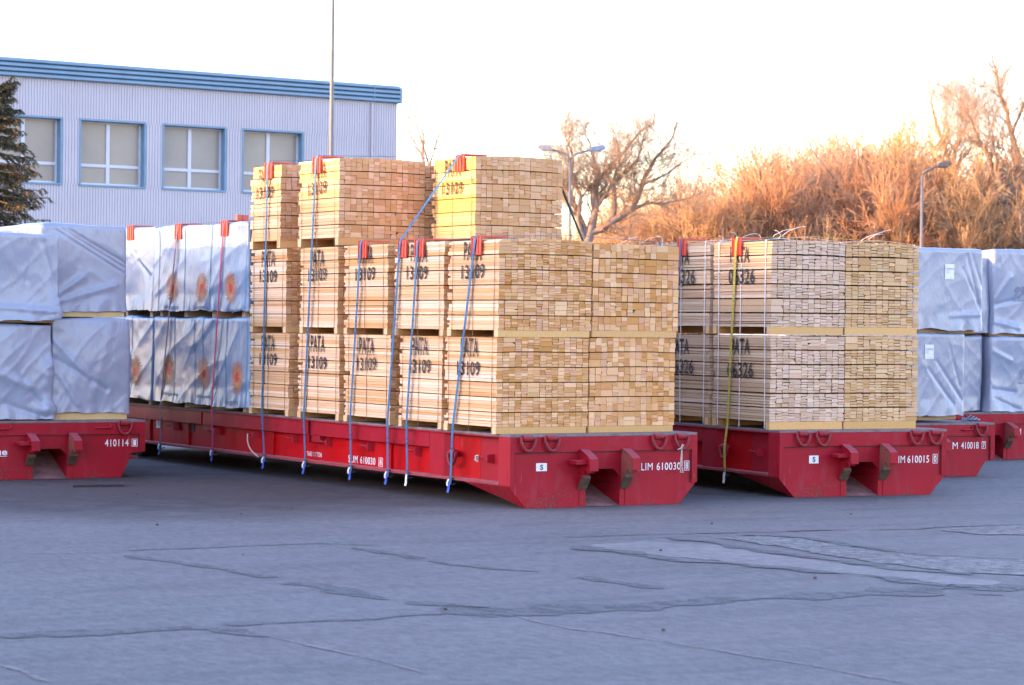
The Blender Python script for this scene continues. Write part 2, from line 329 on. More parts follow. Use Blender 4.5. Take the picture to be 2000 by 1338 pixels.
def lumber(parent_T, x, y, z, w, l, h, seed, pal, label, group, marks, bear=.075, cols=15, layers=6, wane=.06, bulge=.02, rag=.05, gap=.009, bandmat=WIRE, bandw=.007, side='L', tails=0, bands=3, per=(4, 5, 5, 6)):
    r = random.Random(seed)
    t = empty('timber_bundle', parent=None); T, ry = parent_T
    t.location = T @ Vector((x, y, z)); t.rotation_euler[2] = ry+r.uniform(-.004, .004)
    tag(t, label, 'timber bundle', group)
    mb = MB(); cw = w/cols; hh = h-bear-gap*layers; lh = hh/layers; zz = bear
    def top(xx, zz_): q_ = (zz_-bear)/(h-bear); return zz_+bulge*.55*q_**4*(1-(2*xx/w-1)**2)+.007*q_*mn.noise(Vector((xx*2.2, zz_*.8, seed)))
    for ly in range(layers):
        c = 0; shx = r.uniform(-.006, .006); lay_in = r.uniform(0, .006)
        while c < cols:
            k = 2 if (r.random() < .07 and c < cols-1) else 1
            n = r.choice(per)
            if k == 2: n = max(2, n-1)
            x0 = c*cw; x1 = (c+k)*cw; zs = [lh*i/n for i in range(n+1)]
            for i in range(1, n): zs[i] += r.uniform(-.12, .12)*lh/n
            basec = r.choice(pal['end'])
            for i in range(n):
                e = vary(basec if r.random() < .3 else r.choice(pal['end']), r, .075)
                s_ = vary(r.choice(pal['side']), r, .09)
                g_ = r.uniform(.0002, .0011); jx = r.uniform(-.003, .003)+(shx if c == 0 else 0)
                y0 = abs(r.gauss(0, .004))+(.012 if r.random() < .06 else 0)
                y1 = l-abs(r.gauss(0, rag))*(1 if r.random() < .7 else .2)
                gz = g_+r.uniform(.0002, .0012)+(r.uniform(.001, .0035) if wane > .3 and r.random() < .35 else 0); za = zz+zs[i]+gz; zb = zz+zs[i+1]-gz
                xa = x0+g_+jx+lay_in; xb = x1-g_+jx
                pts = [(xa, za), (xb, za), (xb, zb), (xa, zb)]
                if r.random() < wane:
                    q = r.uniform(.3, .6); u = (xb-xa)*r.uniform(.12, .3); v_ = (zb-za)*q
                    if r.random() < .5: pts = [(xa, za), (xb, za), (xb, zb-v_), (xb-u, zb), (xa, zb)]
                    else: pts = [(xa, za), (xb, za), (xb, zb), (xa+u, zb), (xa, zb-v_)]
                pts = [(px, top(px, pz)) for px, pz in pts]; m_ = len(pts)
                V = [(px, y0, pz) for px, pz in pts]+[(px, y1, pz) for px, pz in pts]
                mb.add(V, [list(range(m_)), list(range(2*m_-1, m_-1, -1))], e)
                mb.add(V, [((a+1) % m_, a, m_+a, m_+(a+1) % m_) for a in range(m_)], s_)
            c += k
        # thin sticker laths between the layers, set in from the faces
        if ly < layers-1:
            for yy in (.14, .5, .86): mb.box(.03, w-.03, l*yy-.02, l*yy+.02, zz+lh+.0005, zz+lh+gap-.0005, (.45, .32, .2))
        zz += lh+gap
    mb.build('timber', WOOD, t, color=True)
    for yy in ((.0, .10), (l-.10, l)) if l < 1.5 else ((.0, .10), (l/2-.05, l/2+.05), (l-.10, l)):
        b = MB(); b.box(.0, w-.02, yy[0]+.006, yy[1]-.004, .001, bear-.001, vary((.70, .47, .26), r), 0, vary((.60, .36, .15), r))
        # bearer laid across: its long face shows to the front, its end to the side
        b.build('bearer', WOOD, t, color=True)
    for i in range(bands):
        yy = l*(.08, .5, .88)[i] if bands == 3 else l*(.12, .85)[i]
        yy += r.uniform(-.02, .02); sl = r.uniform(-.012, .012)
        b = MB(); P = [(-.009, yy+sl, .012), (-.009, yy, h*.5), (-.009, yy-sl, h+.002), (w*.5, yy, h+bulge+.012), (w+.009, yy, h+.002), (w+.009, yy, .012)]
        b.ribbon(P, (0, 1, 0), bandw, .003); b.build('band', bandmat, t)
    for i in range(tails):
        px = r.uniform(.1, w-.15); py = l*(.12, .5, .85)[i % 3]; hh_ = r.uniform(.06, .13); sgn = r.choice((-1, 1)); P = []
        for k in range(9):
            a = k/8*r.uniform(3.2, 4.6); P.append((px+sgn*hh_*.75*math.sin(a)+.02*k, py+.02*k*sgn, h+bulge+.006+hh_*.55*(1-math.cos(a*.8))))
        b = MB(); b.ribbon(P, (.3, .9, .1), .014, .003); b.build('band_tail', WBAND, t)
    for (txt, cy, cz, tw, th) in marks:
        cy += r.uniform(-.03, .03); cz += r.uniform(-.012, .012); tilt = r.uniform(-.03, .03)
        letter('stencil_mark', txt, lambda u, v: (-.0125, cy+tw/2-u*tw, cz-th/2+v*th+tilt*(u-.5)*tw), STENCIL, t, .022)
    return t
I4 = Matrix.Identity(4)
def frame(O, deg): return (Matrix.Translation(Vector(O)) @ Matrix.Rotation(math.radians(deg), 4, 'Z'), math.radians(deg))
T2 = frame((0, 0, 0), 0); T3 = frame((3.968, .390, 0), -5); T1 = frame((-4.05, 6.72, 0), 0); T4 = frame((7.095, 3.08, 0), -3); T5 = frame((11.30, 6.38, 0), -3)
H2 = .8214; GA = 'timber bundles on the middle trailer'
rows1 = [(.20, 1.20, 'front'), (1.47, 1.05, 'second'), (2.72, 1.24, 'third'), (4.06, 1.17, 'fourth'), (5.48, 1.20, 'rearmost')]
rows2 = [(.19, 1.17, 'front'), (1.42, 1.22, 'second'), (2.82, 1.16, 'third'), (4.16, 1.09, 'fourth'), (5.60, 1.10, 'rearmost')]
X0 = -.055
def mk(l, h): return [('PATA', l*.5, h*.875, .40, .21), ('13109', l*.5, h*.665, .52, .165)]
for i, (y, l, nm) in enumerate(rows1):
    lumber(T2, X0+(0, .015, .01, .0, -.01)[i], y, H2, 1.20, l, 1.076, 100+i, WARM, f'{nm} stencilled bundle in the bottom layer on the middle trailer, resting on its deck', GA, mk(l, 1.076))
for i, (y, l, nm) in enumerate(rows2):
    lumber(T2, X0+(.012, .0, .012, .02, .0)[i], y, 1.8975, 1.215, l, 1.093, 120+i, WARM, f'{nm} stencilled bundle in the second layer on the middle trailer', GA, mk(l, 1.093), bulge=.03)
lumber(T2, X0+1.232, .22, H2, 1.17, 1.20, 1.083, 140, WARM, 'golden bundle of sawn ends, lowest at the right front corner of the middle trailer', GA, [], per=(2, 2, 3, 3, 4))
lumber(T2, X0+1.252, .20, 1.905, 1.17, 1.20, 1.06, 141, WARM, 'bundle of square sawn ends in the second layer, right front corner of the middle trailer', GA, [], bulge=.012, per=(2, 2, 3, 3, 4))
for i in (2, 3):
    lumber(T2, X0+1.217, rows1[i][0], H2, 1.185, rows1[i][1], 1.076, 150+i, WARM, f'bundle on the deck hidden behind the {rows1[i][2]} stencilled bundle, under the sunlit stack', GA, [])
    lumber(T2, X0+1.235, rows2[i][0], 1.8975, 1.185, rows2[i][1], 1.093, 160+i, WARM, f'second layer bundle hidden behind the {rows2[i][2]} stencilled one, carrying the sunlit top bundle', GA, [])
lumber(T2, X0, 5.80, 2.994, 1.20, .93, 1.09, 170, PALE, 'narrow pale bundle at the rear end of the top layer on the middle trailer', GA, mk(.93, 1.09), bear=.10, bulge=.02, per=(2, 3, 3, 4))
lumber(T2, X0, 4.12, 2.994, 1.215, 1.15, 1.09, 171, PALE, 'top layer bundle in front of the tall metal pole, broad end face, stencilled 13109', GA, mk(1.15, 1.09), bear=.10, bulge=.035, per=(2, 3, 3, 4))
lumber(T2, X0+1.222, 4.14, 2.994, 1.19, 1.15, 1.05, 172, PALE, 'top layer bundle nearly hidden, a thin strip of ends showing beside the sunlit bundle', GA, [], bear=.10)
lumber(T2, 1.16, 2.84, 2.994, 1.25, 1.12, 1.10, 173, SUNYELLOW, 'sunlit yellow bundle alone at the front of the top layer, under the diagonal strap', GA, mk(1.12, 1.10), bear=.09, bulge=.035, cols=16, per=(2, 3, 3, 4))
# trailer three
H3 = .807; GB = 'greyish timber bundles on the right trailer'
def mk3(l, h): return [('PATA', l*.52, h*.865, .46, .20), ('06326', l*.5, h*.63, .62, .19)]
kw = dict(cols=12, wane=.5, gap=.013, bandmat=WBAND, bandw=.017, bear=.095, rag=.02, per=(3, 4, 5, 5))
yf = .21
lumber(T3, .0, yf, H3, 1.05, 1.38, 1.14, 201, GREY, 'lower front bundle with side stencilled 06326, left half of the right trailer', GB, mk3(1.38, 1.14), bulge=.004, **kw)
lumber(T3, .0, yf, 1.951, 1.05, 1.38, 1.14, 202, GREY, 'upper front bundle stencilled 06326 with white band loops, under the yellow strap', GB, mk3(1.38, 1.14), bulge=.035, tails=4, **kw)
lumber(T3, 1.06, yf, H3, 1.07, 1.38, 1.145, 203, STRAW, 'lower yellowish bundle of board ends at the right front corner of the right trailer', GB, [], bulge=.004, **kw)
lumber(T3, 1.06, yf, 1.956, 1.07, 1.38, 1.125, 204, STRAW, 'upper yellowish bundle of board ends, right front corner, lamp post rising behind', GB, [], bulge=.03, tails=2, **kw)
lumber(T3, .0, 1.68, H3, 1.05, 1.40, 1.14, 205, GREY, 'lower second bundle on the right trailer, half hidden by the golden board ends', GB, mk3(1.40, 1.14), bulge=.004, **kw)
lumber(T3, .0, 1.68, 1.951, 1.05, 1.40, 1.16, 206, GREY, 'upper second bundle on the right trailer under the purple strap, stencilled 06326', GB, mk3(1.40, 1.14), bulge=.03, tails=3, **kw)
lumber(T3, .0, 3.15, H3, 1.05, 1.4, 1.14, 207, GREY, 'lower third bundle on the right trailer, behind the golden ends of the middle trailer', GB, [], bulge=.004, **kw)
lumber(T3, .0, 3.15, 1.951, 1.05, 1.40, 1.14, 208, GREY, 'upper third bundle on the right trailer, only its top with white band loops showing', GB, [], bulge=.03, tails=3, **kw)

# ------------------------------------------------------------------ wrapped bundles
def make_surf(w, l, h, seed, amp, hem, pleats, bulges, puff, fq=1):
    ox, oy = seed*7.3, seed*3.1
    def surf(face, s, z):
        """point of the wrap: face F/B (s = x), L/R (s = y), T (s = x, z = y)"""
        if face == 'F': p = Vector((s, 0, z)); a, b = s, z
        elif face == 'B': p = Vector((s, l, z)); a, b = s+9, z
        elif face == 'L': p = Vector((0, s, z)); a, b = -s, z
        elif face == 'R': p = Vector((w, s, z)); a, b = s+17, z
        else: p = Vector((s, z, h)); a, b = s, z+5
        r = .035
        q = Vector((min(max(p.x, r), w-r), min(max(p.y, r), l-r), min(p.z, h-r)))
        n = p-q; n = n.normalized() if n.length > 1e-6 else Vector((0, 0, 1))
        p = q+n*r
        P = Vector((p.x*1.0+ox, p.y*1.0+oy, p.z))
        d = puff*mn.noise(P*1.1)
        # ridged creases running in two slanted directions, plus puckers towards the hem
        yy_ = p.y*.5
        c1 = mn.noise(Vector((p.x+yy_+.8*p.z, (p.z-.8*(p.x+yy_))*.35, oy))*3.0*fq)
        c2 = mn.noise(Vector((p.x-yy_-.9*p.z, (p.z+.9*(p.x-yy_))*.3, ox))*3.4*fq)
        c3 = mn.noise(P*6.)
        d += amp*((1-abs(c1))**5*.8+(1-abs(c2))**6*.7+.25*c3)
        if face != 'T':
            lowk = max(0, 1-p.z/.22); d += lowk*.022*mn.noise(Vector((p.x*7+ox, p.y*7, p.z*1.5)))+lowk*hem
            topk = max(0, 1-(h-p.z)/.25); d += topk*amp*.8*mn.noise(Vector((p.x*9+ox, p.y*9, p.z*3)))
            if lowk > 0: p.z += lowk*(.035*mn.noise(Vector((p.x*2.4+ox, p.y*2.4, 3)))+.012*mn.noise(Vector((p.x*11, p.y*11+oy, 3))))
        for (fc, x0, z0, x1, z1, dep, wd) in pleats:
            if fc == face:
                dx, dz = x1-x0, z1-z0; L2 = dx*dx+dz*dz; tt = min(1, max(0, ((s-x0)*dx+(z-z0)*dz)/L2))
                e = math.hypot(s-x0-tt*dx, z-z0-tt*dz); d += .7*dep*math.exp(-(e/wd)**2)*(.4+.6*tt)
        for (bx, by, bz, rad, a_) in bulges:
            e = (Vector((bx, by, bz))-p).length/rad
            if e < 2.5: d += a_*math.exp(-e*e)*(.75+.6*mn.noise(P*11)); 
        return p+n*d
    return surf
def wrapped(TT, x, y, z, w, l, h, seed, mat, label, group, amp=.016, hem=.012, pleats=(), bulges=(), puff=.03, cell=.026, foot=.07, bandY=(), emblems=(), words=(), tagp=None, scrawl=None, shade=None, rot=0, slats=False):
    T, ry = TT
    t = empty('wrapped_bundle'); t.location = T @ Vector((x, y, z)); t.rotation_euler[2] = ry+rot; tag(t, label, 'wrapped bundle', group)
    H = h-foot; S0 = make_surf(w, l, H, seed, amp, hem, pleats, bulges, puff, .62 if mat is FILM else 1)
    surf = lambda f, s, zz: S0(f, s, zz)+Vector((0, 0, foot))
    idx = {}; vs = []; fs = []
    def vid(f, s, zz):
        k = {'F': (s, 0, zz), 'B': (s, l, zz), 'L': (0, s, zz), 'R': (w, s, zz), 'T': (s, zz, H)}[f]
        k = tuple(round(c, 4) for c in k)
        if k not in idx: idx[k] = len(vs); vs.append(surf(f, s, zz))
        return idx[k]
    def grid(f, A, B, flip):
        na = max(2, int(A/cell)); nb = max(2, int(B/cell))
        g_ = [[vid(f, A*i/na, B*j/nb) for j in range(nb+1)] for i in range(na+1)]
        for i in range(na):
            for j in range(nb):
                q = (g_[i][j], g_[i+1][j], g_[i+1][j+1], g_[i][j+1]); fs.append(q[::-1] if flip else q)
    grid('F', w, H, False); grid('B', w, H, True); grid('L', l, H, True); grid('R', l, H, False); grid('T', w, l, False)
    mb = MB(); mb.add(vs, fs); mb.build('wrap', mat, t, smooth=True)
    r = random.Random(seed)
    # the timber the wrap stands on: bearers, and the bottom boards where the wrap ends short
    for yy in ([.08, l/2, l-.18] if l < 2 else [.15, l*.35, l*.65, l-.25]):
        b = MB(); b.box(.04, w-.03, yy, yy+.1, .001, foot+.05, vary((.60, .44, .26), r)); b.build('bearer', WOOD, t, color=True)
    if slats:
        b = MB(); n = 12; cw_ = (w-.04)/n
        for i in range(n): b.box(.02+cw_*i+.001, .02+cw_*(i+1)-.001, .02+r.uniform(0, .01), l-.05, foot+.002, foot+.06, vary((.62, .47, .27), r))
        b.box(.02, w-.02, .012, .10, .002, foot-.002, (.60, .44, .22))
        b.build('bottom_boards', WOOD, t, color=True)
    up = lambda f, p: p+{'F': Vector((0, -.006, 0)), 'L': Vector((-.006, 0, 0))}[f]
    for yb in bandY:
        P = [up('L', surf('L', yb, H*k/24)) for k in range(25)]+[surf('T', w*k/8, yb)+Vector((0, 0, .006)) for k in range(9)]
        b = MB(); b.ribbon(P, (0, 1, 0), .010, .003); b.build('band', TEAL, t)
    for (yc, zc, rad, rot_) in emblems:
        pt = lambda rr, a: up('L', surf('L', yc+rr*math.cos(a), zc-foot+rr*math.sin(a)))
        e = empty('sun_emblem', parent=t); b = MB(); c0 = MB(); n = 22
        for k in range(n):
            a = 2*math.pi*k/n+rot_; vs_ = []
            for q in range(6):
                rr = rad*(.26+.74*q/5); aa = a+.42*(q/5)**1.3; hw = (.105, .092, .078, .062, .040, .006)[q]
                vs_ += [pt(rr, aa-hw), pt(rr, aa+hw)]
            b.add(vs_, [(2*q, 2*q+1, 2*q+3, 2*q+2) for q in range(5)])
        b.build('ray_ring', SUNO, e)
        vs_ = [pt(0, 0)]+[pt(rad*q*.285*(1+.06*math.sin(9*2*math.pi*k/24)), 2*math.pi*k/24) for q in (.5, 1) for k in range(24)]
        c0.add(vs_, [(0, 1+(k+1) % 24, 1+k) for k in range(24)]+[(1+k, 1+(k+1) % 24, 25+(k+1) % 24, 25+k) for k in range(24)])
        c0.build('red_core', SUNR, e)
    for (txt, yc, zc, tw, th) in words:
        letter('printed_word', txt, lambda u, v: up('L', surf('L', yc+tw/2-u*tw, zc-foot-th/2+v*th)), BLUEINK, t)
    if tagp:
        x0, x1, z0, z1 = tagp; k = 6
        vs_ = [surf('F', x0+(x1-x0)*i/k, z0-foot+(z1-z0)*j/k)+Vector((0, -.007, 0)) for i in range(k+1) for j in range(k+1)]
        b = MB(); b.add(vs_, [(i*(k+1)+j, (i+1)*(k+1)+j, (i+1)*(k+1)+j+1, i*(k+1)+j+1) for i in range(k) for j in range(k)]); pl = b.build('paper_label', WHITE, t)
        for (txt, v0, v1, u0, u1) in (('1190218', .64, .74, .08, .92), ('spruce', .52, .57, .1, .45), ('38x100', .40, .45, .1, .4), ('3.6 m', .06, .11, .5, .9)):
            letter('label_text', txt, lambda u, v: surf('F', x0+(x1-x0)*(u0+(u1-u0)*u), z0-foot+(z1-z0)*(v0+(v1-v0)*v))+Vector((0, -.0105, 0)), BLUEINK, pl)
    if scrawl:
        x0, z0, sc_ = scrawl; P = []
        letter('scrawled_number', '99', lambda u, v: surf('F', x0+u*.18*sc_+v*.05, z0-foot+v*.16*sc_)+Vector((0, -.008, 0)), BLUEINK, t, -.012)
        b = MB(); b.tube([surf('F', x0+.2*sc_+k*.02, z0-foot+.03+.05*abs(math.sin(k*1.3)))+Vector((0, -.008, 0)) for k in range(18)], .0045, 4)
        b.tube([surf('F', x0+k*.03, z0-foot-.06+.012*math.sin(k*2.1))+Vector((0, -.008, 0)) for k in range(18)], .0045, 4)
        b.build('signature', BLUEINK, t)
    return t
GW = 'film wrapped bundles behind the stencilled timber'
wrapped(T2, -.06, 6.78, 1.985+.10, 1.20, 3.22, 1.28, 3, FILM, 'upper silver wrapped bundle with three orange sun emblems and its top in sunlight', GW, amp=.013, bandY=(2.97, 2.07, 1.18),
        emblems=((2.51, .42, .235, .2), (1.46, .40, .235, .5), (.50, .40, .235, .9)), words=(('skogsens', 2.5, .14, .5, .07), ('skogsens', 1.48, .13, .5, .07), ('skogsens', .38, .10, .5, .07)), foot=.09, hem=.02)
wrapped(T2, -.06, 6.72, H2, 1.20, 3.24, 1.262, 4, FILM, 'lower silver wrapped bundle with orange sun emblems and teal bands, directly on the trailer deck', GW, amp=.015, bandY=(2.50, 1.745, 1.475, .70),
        emblems=((2.69, .51, .24, .1), (1.45, .50, .24, .6), (.32, .46, .24, .3)), words=(('skogsens', 2.59, .17, .5, .07), ('skogsens', 1.42, .17, .5, .07), ('skogsens', .49, .13, .46, .09)), foot=.06, hem=.02)
wrapped(T2, -.07, 9.968, H2, 1.20, 3.2, 1.262, 5, FILM, 'lower silver wrapped bundle farthest back, one crumpled emblem showing beside the grey wrapped pile', GW, amp=.02, bandY=(.77, 2.2), emblems=((.59, .47, .24, .1),), foot=.06, hem=.02)
wrapped(T2, -.04, 10.02, 2.085, 1.20, 3.1, 1.30, 6, FILM, 'plain blue shaded upper bundle wedged between the grey pile and the sun printed wrap', GW, amp=.012, foot=.09, pleats=(('L', 1.1, .98, .1, .55, .02, .02), ('L', 1.05, 1.05, .2, .5, -.02, .03)))
GL = 'grey tarpaulin bundles on the left trailer'; HT = .745
wrapped(T1, .10, .10, HT, 1.20, 3.2, 1.225, 11, TARP, 'lower tarpaulin bundle cut by the left photo edge, its loose hem reaching the deck', GL, amp=0.0084, foot=.02, puff=.05, bulges=((1.17, -.02, .10, .13, .10), (1.2, 0, .6, .2, .03)), cell=.022, pleats=(('F', .75, .55, 1.15, .05, -.03, .02), ('F', .55, .2, 1.1, .02, -.03, .03), ('F', .1, .75, .9, .4, .03, .05)))
wrapped(T1, .13, .03, HT+1.245, 1.22, 3.2, 1.13, 12, TARP, 'upper tarpaulin bundle at the left photo edge, bunched cuff at its lower corner', GL, amp=0.0070, foot=.03, puff=.045, bulges=((1.20, 0, .06, .11, .09), (1.2, -.02, .25, .1, .04)), cell=.022, pleats=(('F', 1.0, 1.0, 1.2, .3, -.025, .02), ('F', .2, .18, 1.15, .12, .03, .03), ('F', .85, .95, .8, .5, -.015, .025)))
wrapped(T1, 1.31, .18, HT, 1.06, 3.2, 1.31, 13, TARP, 'lower grey tarpaulin bundle beside the split, yellow boards showing under it', GL, amp=0.0077, foot=.09, puff=.05, cell=.022, slats=True, pleats=(('F', .02, .95, .5, .45, .03, .03), ('F', .05, .7, .75, .3, -.03, .03), ('F', .1, .5, .35, .1, .025, .03), ('F', .8, 1.1, .55, .2, .015, .05)))
wrapped(T1, 1.26, .40, HT+1.325, 1.15, 3.0, 1.19, 14, TARP, 'upper grey tarpaulin bundle with slanting pleats, next to the blue shaded wrap', GL, amp=0.0063, foot=.07, puff=.045, cell=.018, slats=True, pleats=(('F', .22, 1.08, 1.13, .58, -.035, .012), ('F', .30, 1.08, 1.15, .63, -.030, .012), ('F', .16, 1.05, 1.13, .50, -.025, .014), ('F', .1, .15, .55, .45, .03, .04), ('F', .1, .1, 1.0, .35, .025, .04)))
wrapped(T1, .15, 3.3, HT+1.245, 1.15, 3.2, 1.31, 15, TARP, 'tarpaulin bundle farther back with sunlit white top, orange corner protector on it', GL, amp=0.0070, foot=.03, puff=.03)
wrapped(T1, .15, 3.4, HT, 1.15, 3.1, 1.24, 16, TARP, 'tarpaulin bundle under the sunlit topped one at the back of the left trailer', GL, amp=0.0070, foot=.03)
GR = 'grey tarpaulin bundles at the right edge'
wrapped(T4, 1.08, .10, HT+.04, .98, 3.0, 1.20, 21, TARP, 'lower tarpaulin bundle with paper label beside the yellowish timber ends', GR, amp=0.0050, foot=.06, cell=.02, tagp=(.285, .44, .84, 1.04), pleats=(('F', .5, .75, .95, .2, -.025, .02), ('F', .35, .65, .8, .15, -.025, .02), ('F', .7, 1.0, .9, .4, -.02, .015)))
wrapped(T4, 1.06, .06, HT+1.245, 1.26, 3.0, 1.16, 22, TARP, 'upper tarpaulin bundle with paper label standing to the right of the timber', GR, amp=0.0045, foot=.04, cell=.02, tagp=(.60, .76, .74, .95), pleats=(('F', .98, 1.05, 1.22, .3, -.03, .014), ('F', .92, .85, 1.2, .35, -.025, .014), ('F', 1.05, 1.1, 1.25, .6, -.02, .014), ('F', .7, .2, 1.2, .22, .02, .03)))
wrapped(T5, .06, .16, HT, 1.08, 3.0, 1.20, 23, TARP, 'narrow visible lower tarpaulin bundle between the labelled one and the scrawled one', GR, amp=0.0050, foot=.02, puff=.04)
wrapped(T5, .04, .12, HT+1.22, 1.19, 3.0, 1.20, 24, TARP, 'narrow visible upper tarpaulin bundle between the labelled one and the scrawled one', GR, amp=0.0050, foot=.03, puff=.04)
wrapped(T5, 1.20, .02, HT, 1.25, 3.0, 1.18, 25, TARP, 'lower tarpaulin bundle with scrawled number at the right photo edge', GR, amp=0.0060, foot=.01, puff=.05, scrawl=(.56, .52, 1.0), cell=.022, pleats=(('F', .05, .35, .5, .3, -.03, .03), ('F', .05, .95, .4, .8, .03, .04), ('F', .1, .2, .6, .02, -.03, .03)))
wrapped(T5, 1.23, .0, HT+1.20, 1.25, 3.0, 1.34, 26, TARP, 'upper tarpaulin bundle with scrawled number at the right photo edge', GR, amp=0.0055, foot=.03, puff=.05, scrawl=(.38, .62, 1.0), cell=.022, pleats=(('F', .0, .45, .5, .55, -.03, .03), ('F', .05, .55, .3, .9, .025, .04), ('F', .0, .2, .5, .1, .03, .04)))
wrapped(T5, .04, 3.2, HT+1.22, 1.19, 3.0, 1.30, 27, TARP, 'tarpaulin bundle farther back whose white top catches the sun by the right edge', GR, amp=0.0050, foot=.03)
wrapped(T5, .04, 3.2, HT, 1.19, 3.0, 1.20, 28, TARP, 'tarpaulin bundle beneath the one with the sunlit white top by the right edge', GR, amp=0.0050, foot=.02)

# ------------------------------------------------------------------ roll trailers
SHADOWRED = plain('trim_shadow_red', (.10, .012, .015), .7, .5, 12)
DUSTY = red_paint('dusty_red_paint', (.30, .055, .065), dust=(.30, .19, .19), chip=.63)
MOUTH = plain('dusty_red_floor', (.22, .10, .095), .85, .5, 7)
BROWN = plain('dark_brown_grime', (.085, .05, .03), .9, .5, 14)
def roll_trailer(TT, W, L, H, label, texts, rings, brackets=(), sign=None, side_ring=True, hooks=True, notch=0, hb=None):
    T, ry = TT; t = empty('roll_trailer', T.translation, ry); tag(t, label, 'trailer', 'red roll trailers in the yard')
    k = H/.8214; Hb = hb or .25*k; r0, r1 = W*.4, W*.4+.456; b = .226; tz = H-.028
    zo = .424*k; zs = .34*k
    m = MB(); m.prism([(0, tz), (0, Hb), (notch, Hb-.02 if notch else Hb-.0005), (b+notch*.5, .002), (r0, .002), (r0, zs), (r0+.09, zo), (r1-.09, zo), (r1, zs), (r1, .002), (W-b-notch*.5, .002), (W-notch, Hb-.02 if notch else Hb), (W, Hb), (W, tz)][::-1], 'y', 0, .04)
    m.build('end_plate', RED, t, bevel=.006)
    m = MB()                                                          # end block with the coupling mouth cut out of it
    poly = [(0, Hb), (r0, Hb), (r0, zs), (r0+.09, zo), (r1-.09, zo), (r1, zs), (r1, Hb), (W, Hb), (W, tz), (0, tz)]
    m.prism(poly, 'y', .0405, .23)
    for (xa, xb, xc, xd) in ((notch, b+notch*.5, r0, r0), (r1, r1, W-b-notch*.5, W-notch)):       # feet, tapering back and up to the frame
        v = [(xa, .0405, Hb-.001), (xd, .0405, Hb-.001), (xc, .0405, 0.003), (xb, .0405, .003), (xa, 1.0, Hb-.001), (xd, 1.0, Hb-.001)]
        m.add(v, [(0, 3, 2, 1), (0, 4, 3), (1, 2, 5), (3, 4, 5, 2), (0, 1, 5, 4)])
    p2 = [(.1, Hb), (r0, Hb), (r0, zs), (r0+.09, zo), (r1-.09, zo), (r1, zs), (r1, Hb), (W-.1, Hb), (W-.1, tz-.001), (.1, tz-.001)]
    m.prism(p2, 'y', .228, .8)
    m.build('end_block', RED, t, bevel=.007)
    m = MB(); m.box(0, W, -.026, -.0005, .625*k, H-.03); m.box(0, .055, -.026, -.0005, Hb, .6245*k); m.box(W-.075, W, -.026, -.0005, Hb, .6245*k)
    m.box(r0-.085, r0-.07, -.008, -.0005, .02, .50*k); m.box(r1+.07, r1+.085, -.008, -.0005, .02, .3*k)
    m.build('end_trim', RED, t, bevel=.004)
    m = MB(); m.box(.056, W-.076, -.006, -.0005, .609*k, .6235*k); m.box(W-.088, W-.0755, -.006, -.0005, Hb+.02, .609*k); m.build('trim_shadow', SHADOWRED, t)  # dark strips painted in as the shadow line along the trim step
    m = MB(); m.add([(r0, .0, .006), (r1, .0, .006), (r1, .62, Hb-.03), (r0, .62, Hb-.03)], [(0, 1, 2, 3)])
    m.box(r0-.002, r1+.002, .62, .66, .0, zo+.05); m.build('coupling_floor', MOUTH, t)
    for s, xc in ((-1, r0-.055), (1, r1+.052)):                       # the two coupling horns
        m = MB(); prof = [(0, .655*k), (-.05, .65*k), (-.20, .585*k), (-.245, .545*k), (-.25, .42*k), (-.215, .385*k), (-.165, .385*k), (-.13, .43*k), (-.10, .37*k), (-.01, .235*k), (0, .235*k)]
        m.prism(prof, 'x', xc-.035, xc+.035)
        a = m.build('coupling_horn', RUST if s > 0 else RED, t, bevel=.006)
        if s > 0: a['label'] = 'rusty coupling horn'
        m = MB(); pr = [(-.06, .652*k), (-.205, .590*k), (-.262, .552*k), (-.268, .415*k), (-.254, .415*k), (-.2495, .548*k), (-.20, .5875*k), (-.06, .645*k)]
        m.prism(pr, 'x', xc-.055, xc+.055); m.build('horn_pad', RED, a, bevel=.004)
        if s < 0:
            m = MB(); m.box(xc-.19, xc-.036, -.19, -.03, .49*k, .535*k); m.build('horn_tab', RED, a, bevel=.008)
        m = MB(); m.prism([(-.005, .24*k), (-.10, .36*k), (-.12, .33*k), (-.03, .20*k), (-.005, .2*k)], 'x', xc-.05, xc+.05); m.build('horn_brace', BROWN, a)
    m = MB(); m.box(0, W, -.02, L, H-.027, H); m.build('deck', DECK, t, bevel=.004)
    m = MB(); m.box(.1, W-.1, .8, L, .25*k+.02, H-.029); m.build('main_beam', REDWEB, t)
    for s in (0, 1):
        X = lambda x: x if s == 0 else W-x
        def bx(mm, x0, x1, *a):
            x0, x1 = sorted((X(x0), X(x1))); mm.box(x0, x1, *a)
        m = MB(); bx(m, .0, .13, .231, L, .25*k, .25*k+.035); m.build('lower_flange', DUSTY, t, bevel=.005)
        m = MB(); bx(m, .0, .016, .231, L, H-.045, H-.0275)
        for (ya, yb) in ((1.86, 5.0), (5.06, 8.38), (8.44, L)): bx(m, .018, .099, ya, yb, .60*k, H-.0455)
        for (ya, yb) in ((4.74, 5.0), (5.06, 5.12), (8.10, 8.38)): bx(m, .03, .099, ya, yb, .515*k, .5995*k)
        pl = [(X(.0995), 1.42), (X(.015), 1.50), (X(.015), 1.85), (X(.0995), 1.855)]
        m.prism(pl if s == 0 else pl[::-1], 'z', .25*k+.0355, H-.0455)
        m.build('side_rail', RED, t, bevel=.005)
        for yy in (2.9, 6.2, 9.0, 10.4): m = MB(); bx(m, .07, .0995, yy, yy+.05, .25*k+.036, .599*k); m.build('web_stiffener', REDWEB, t, bevel=.004)
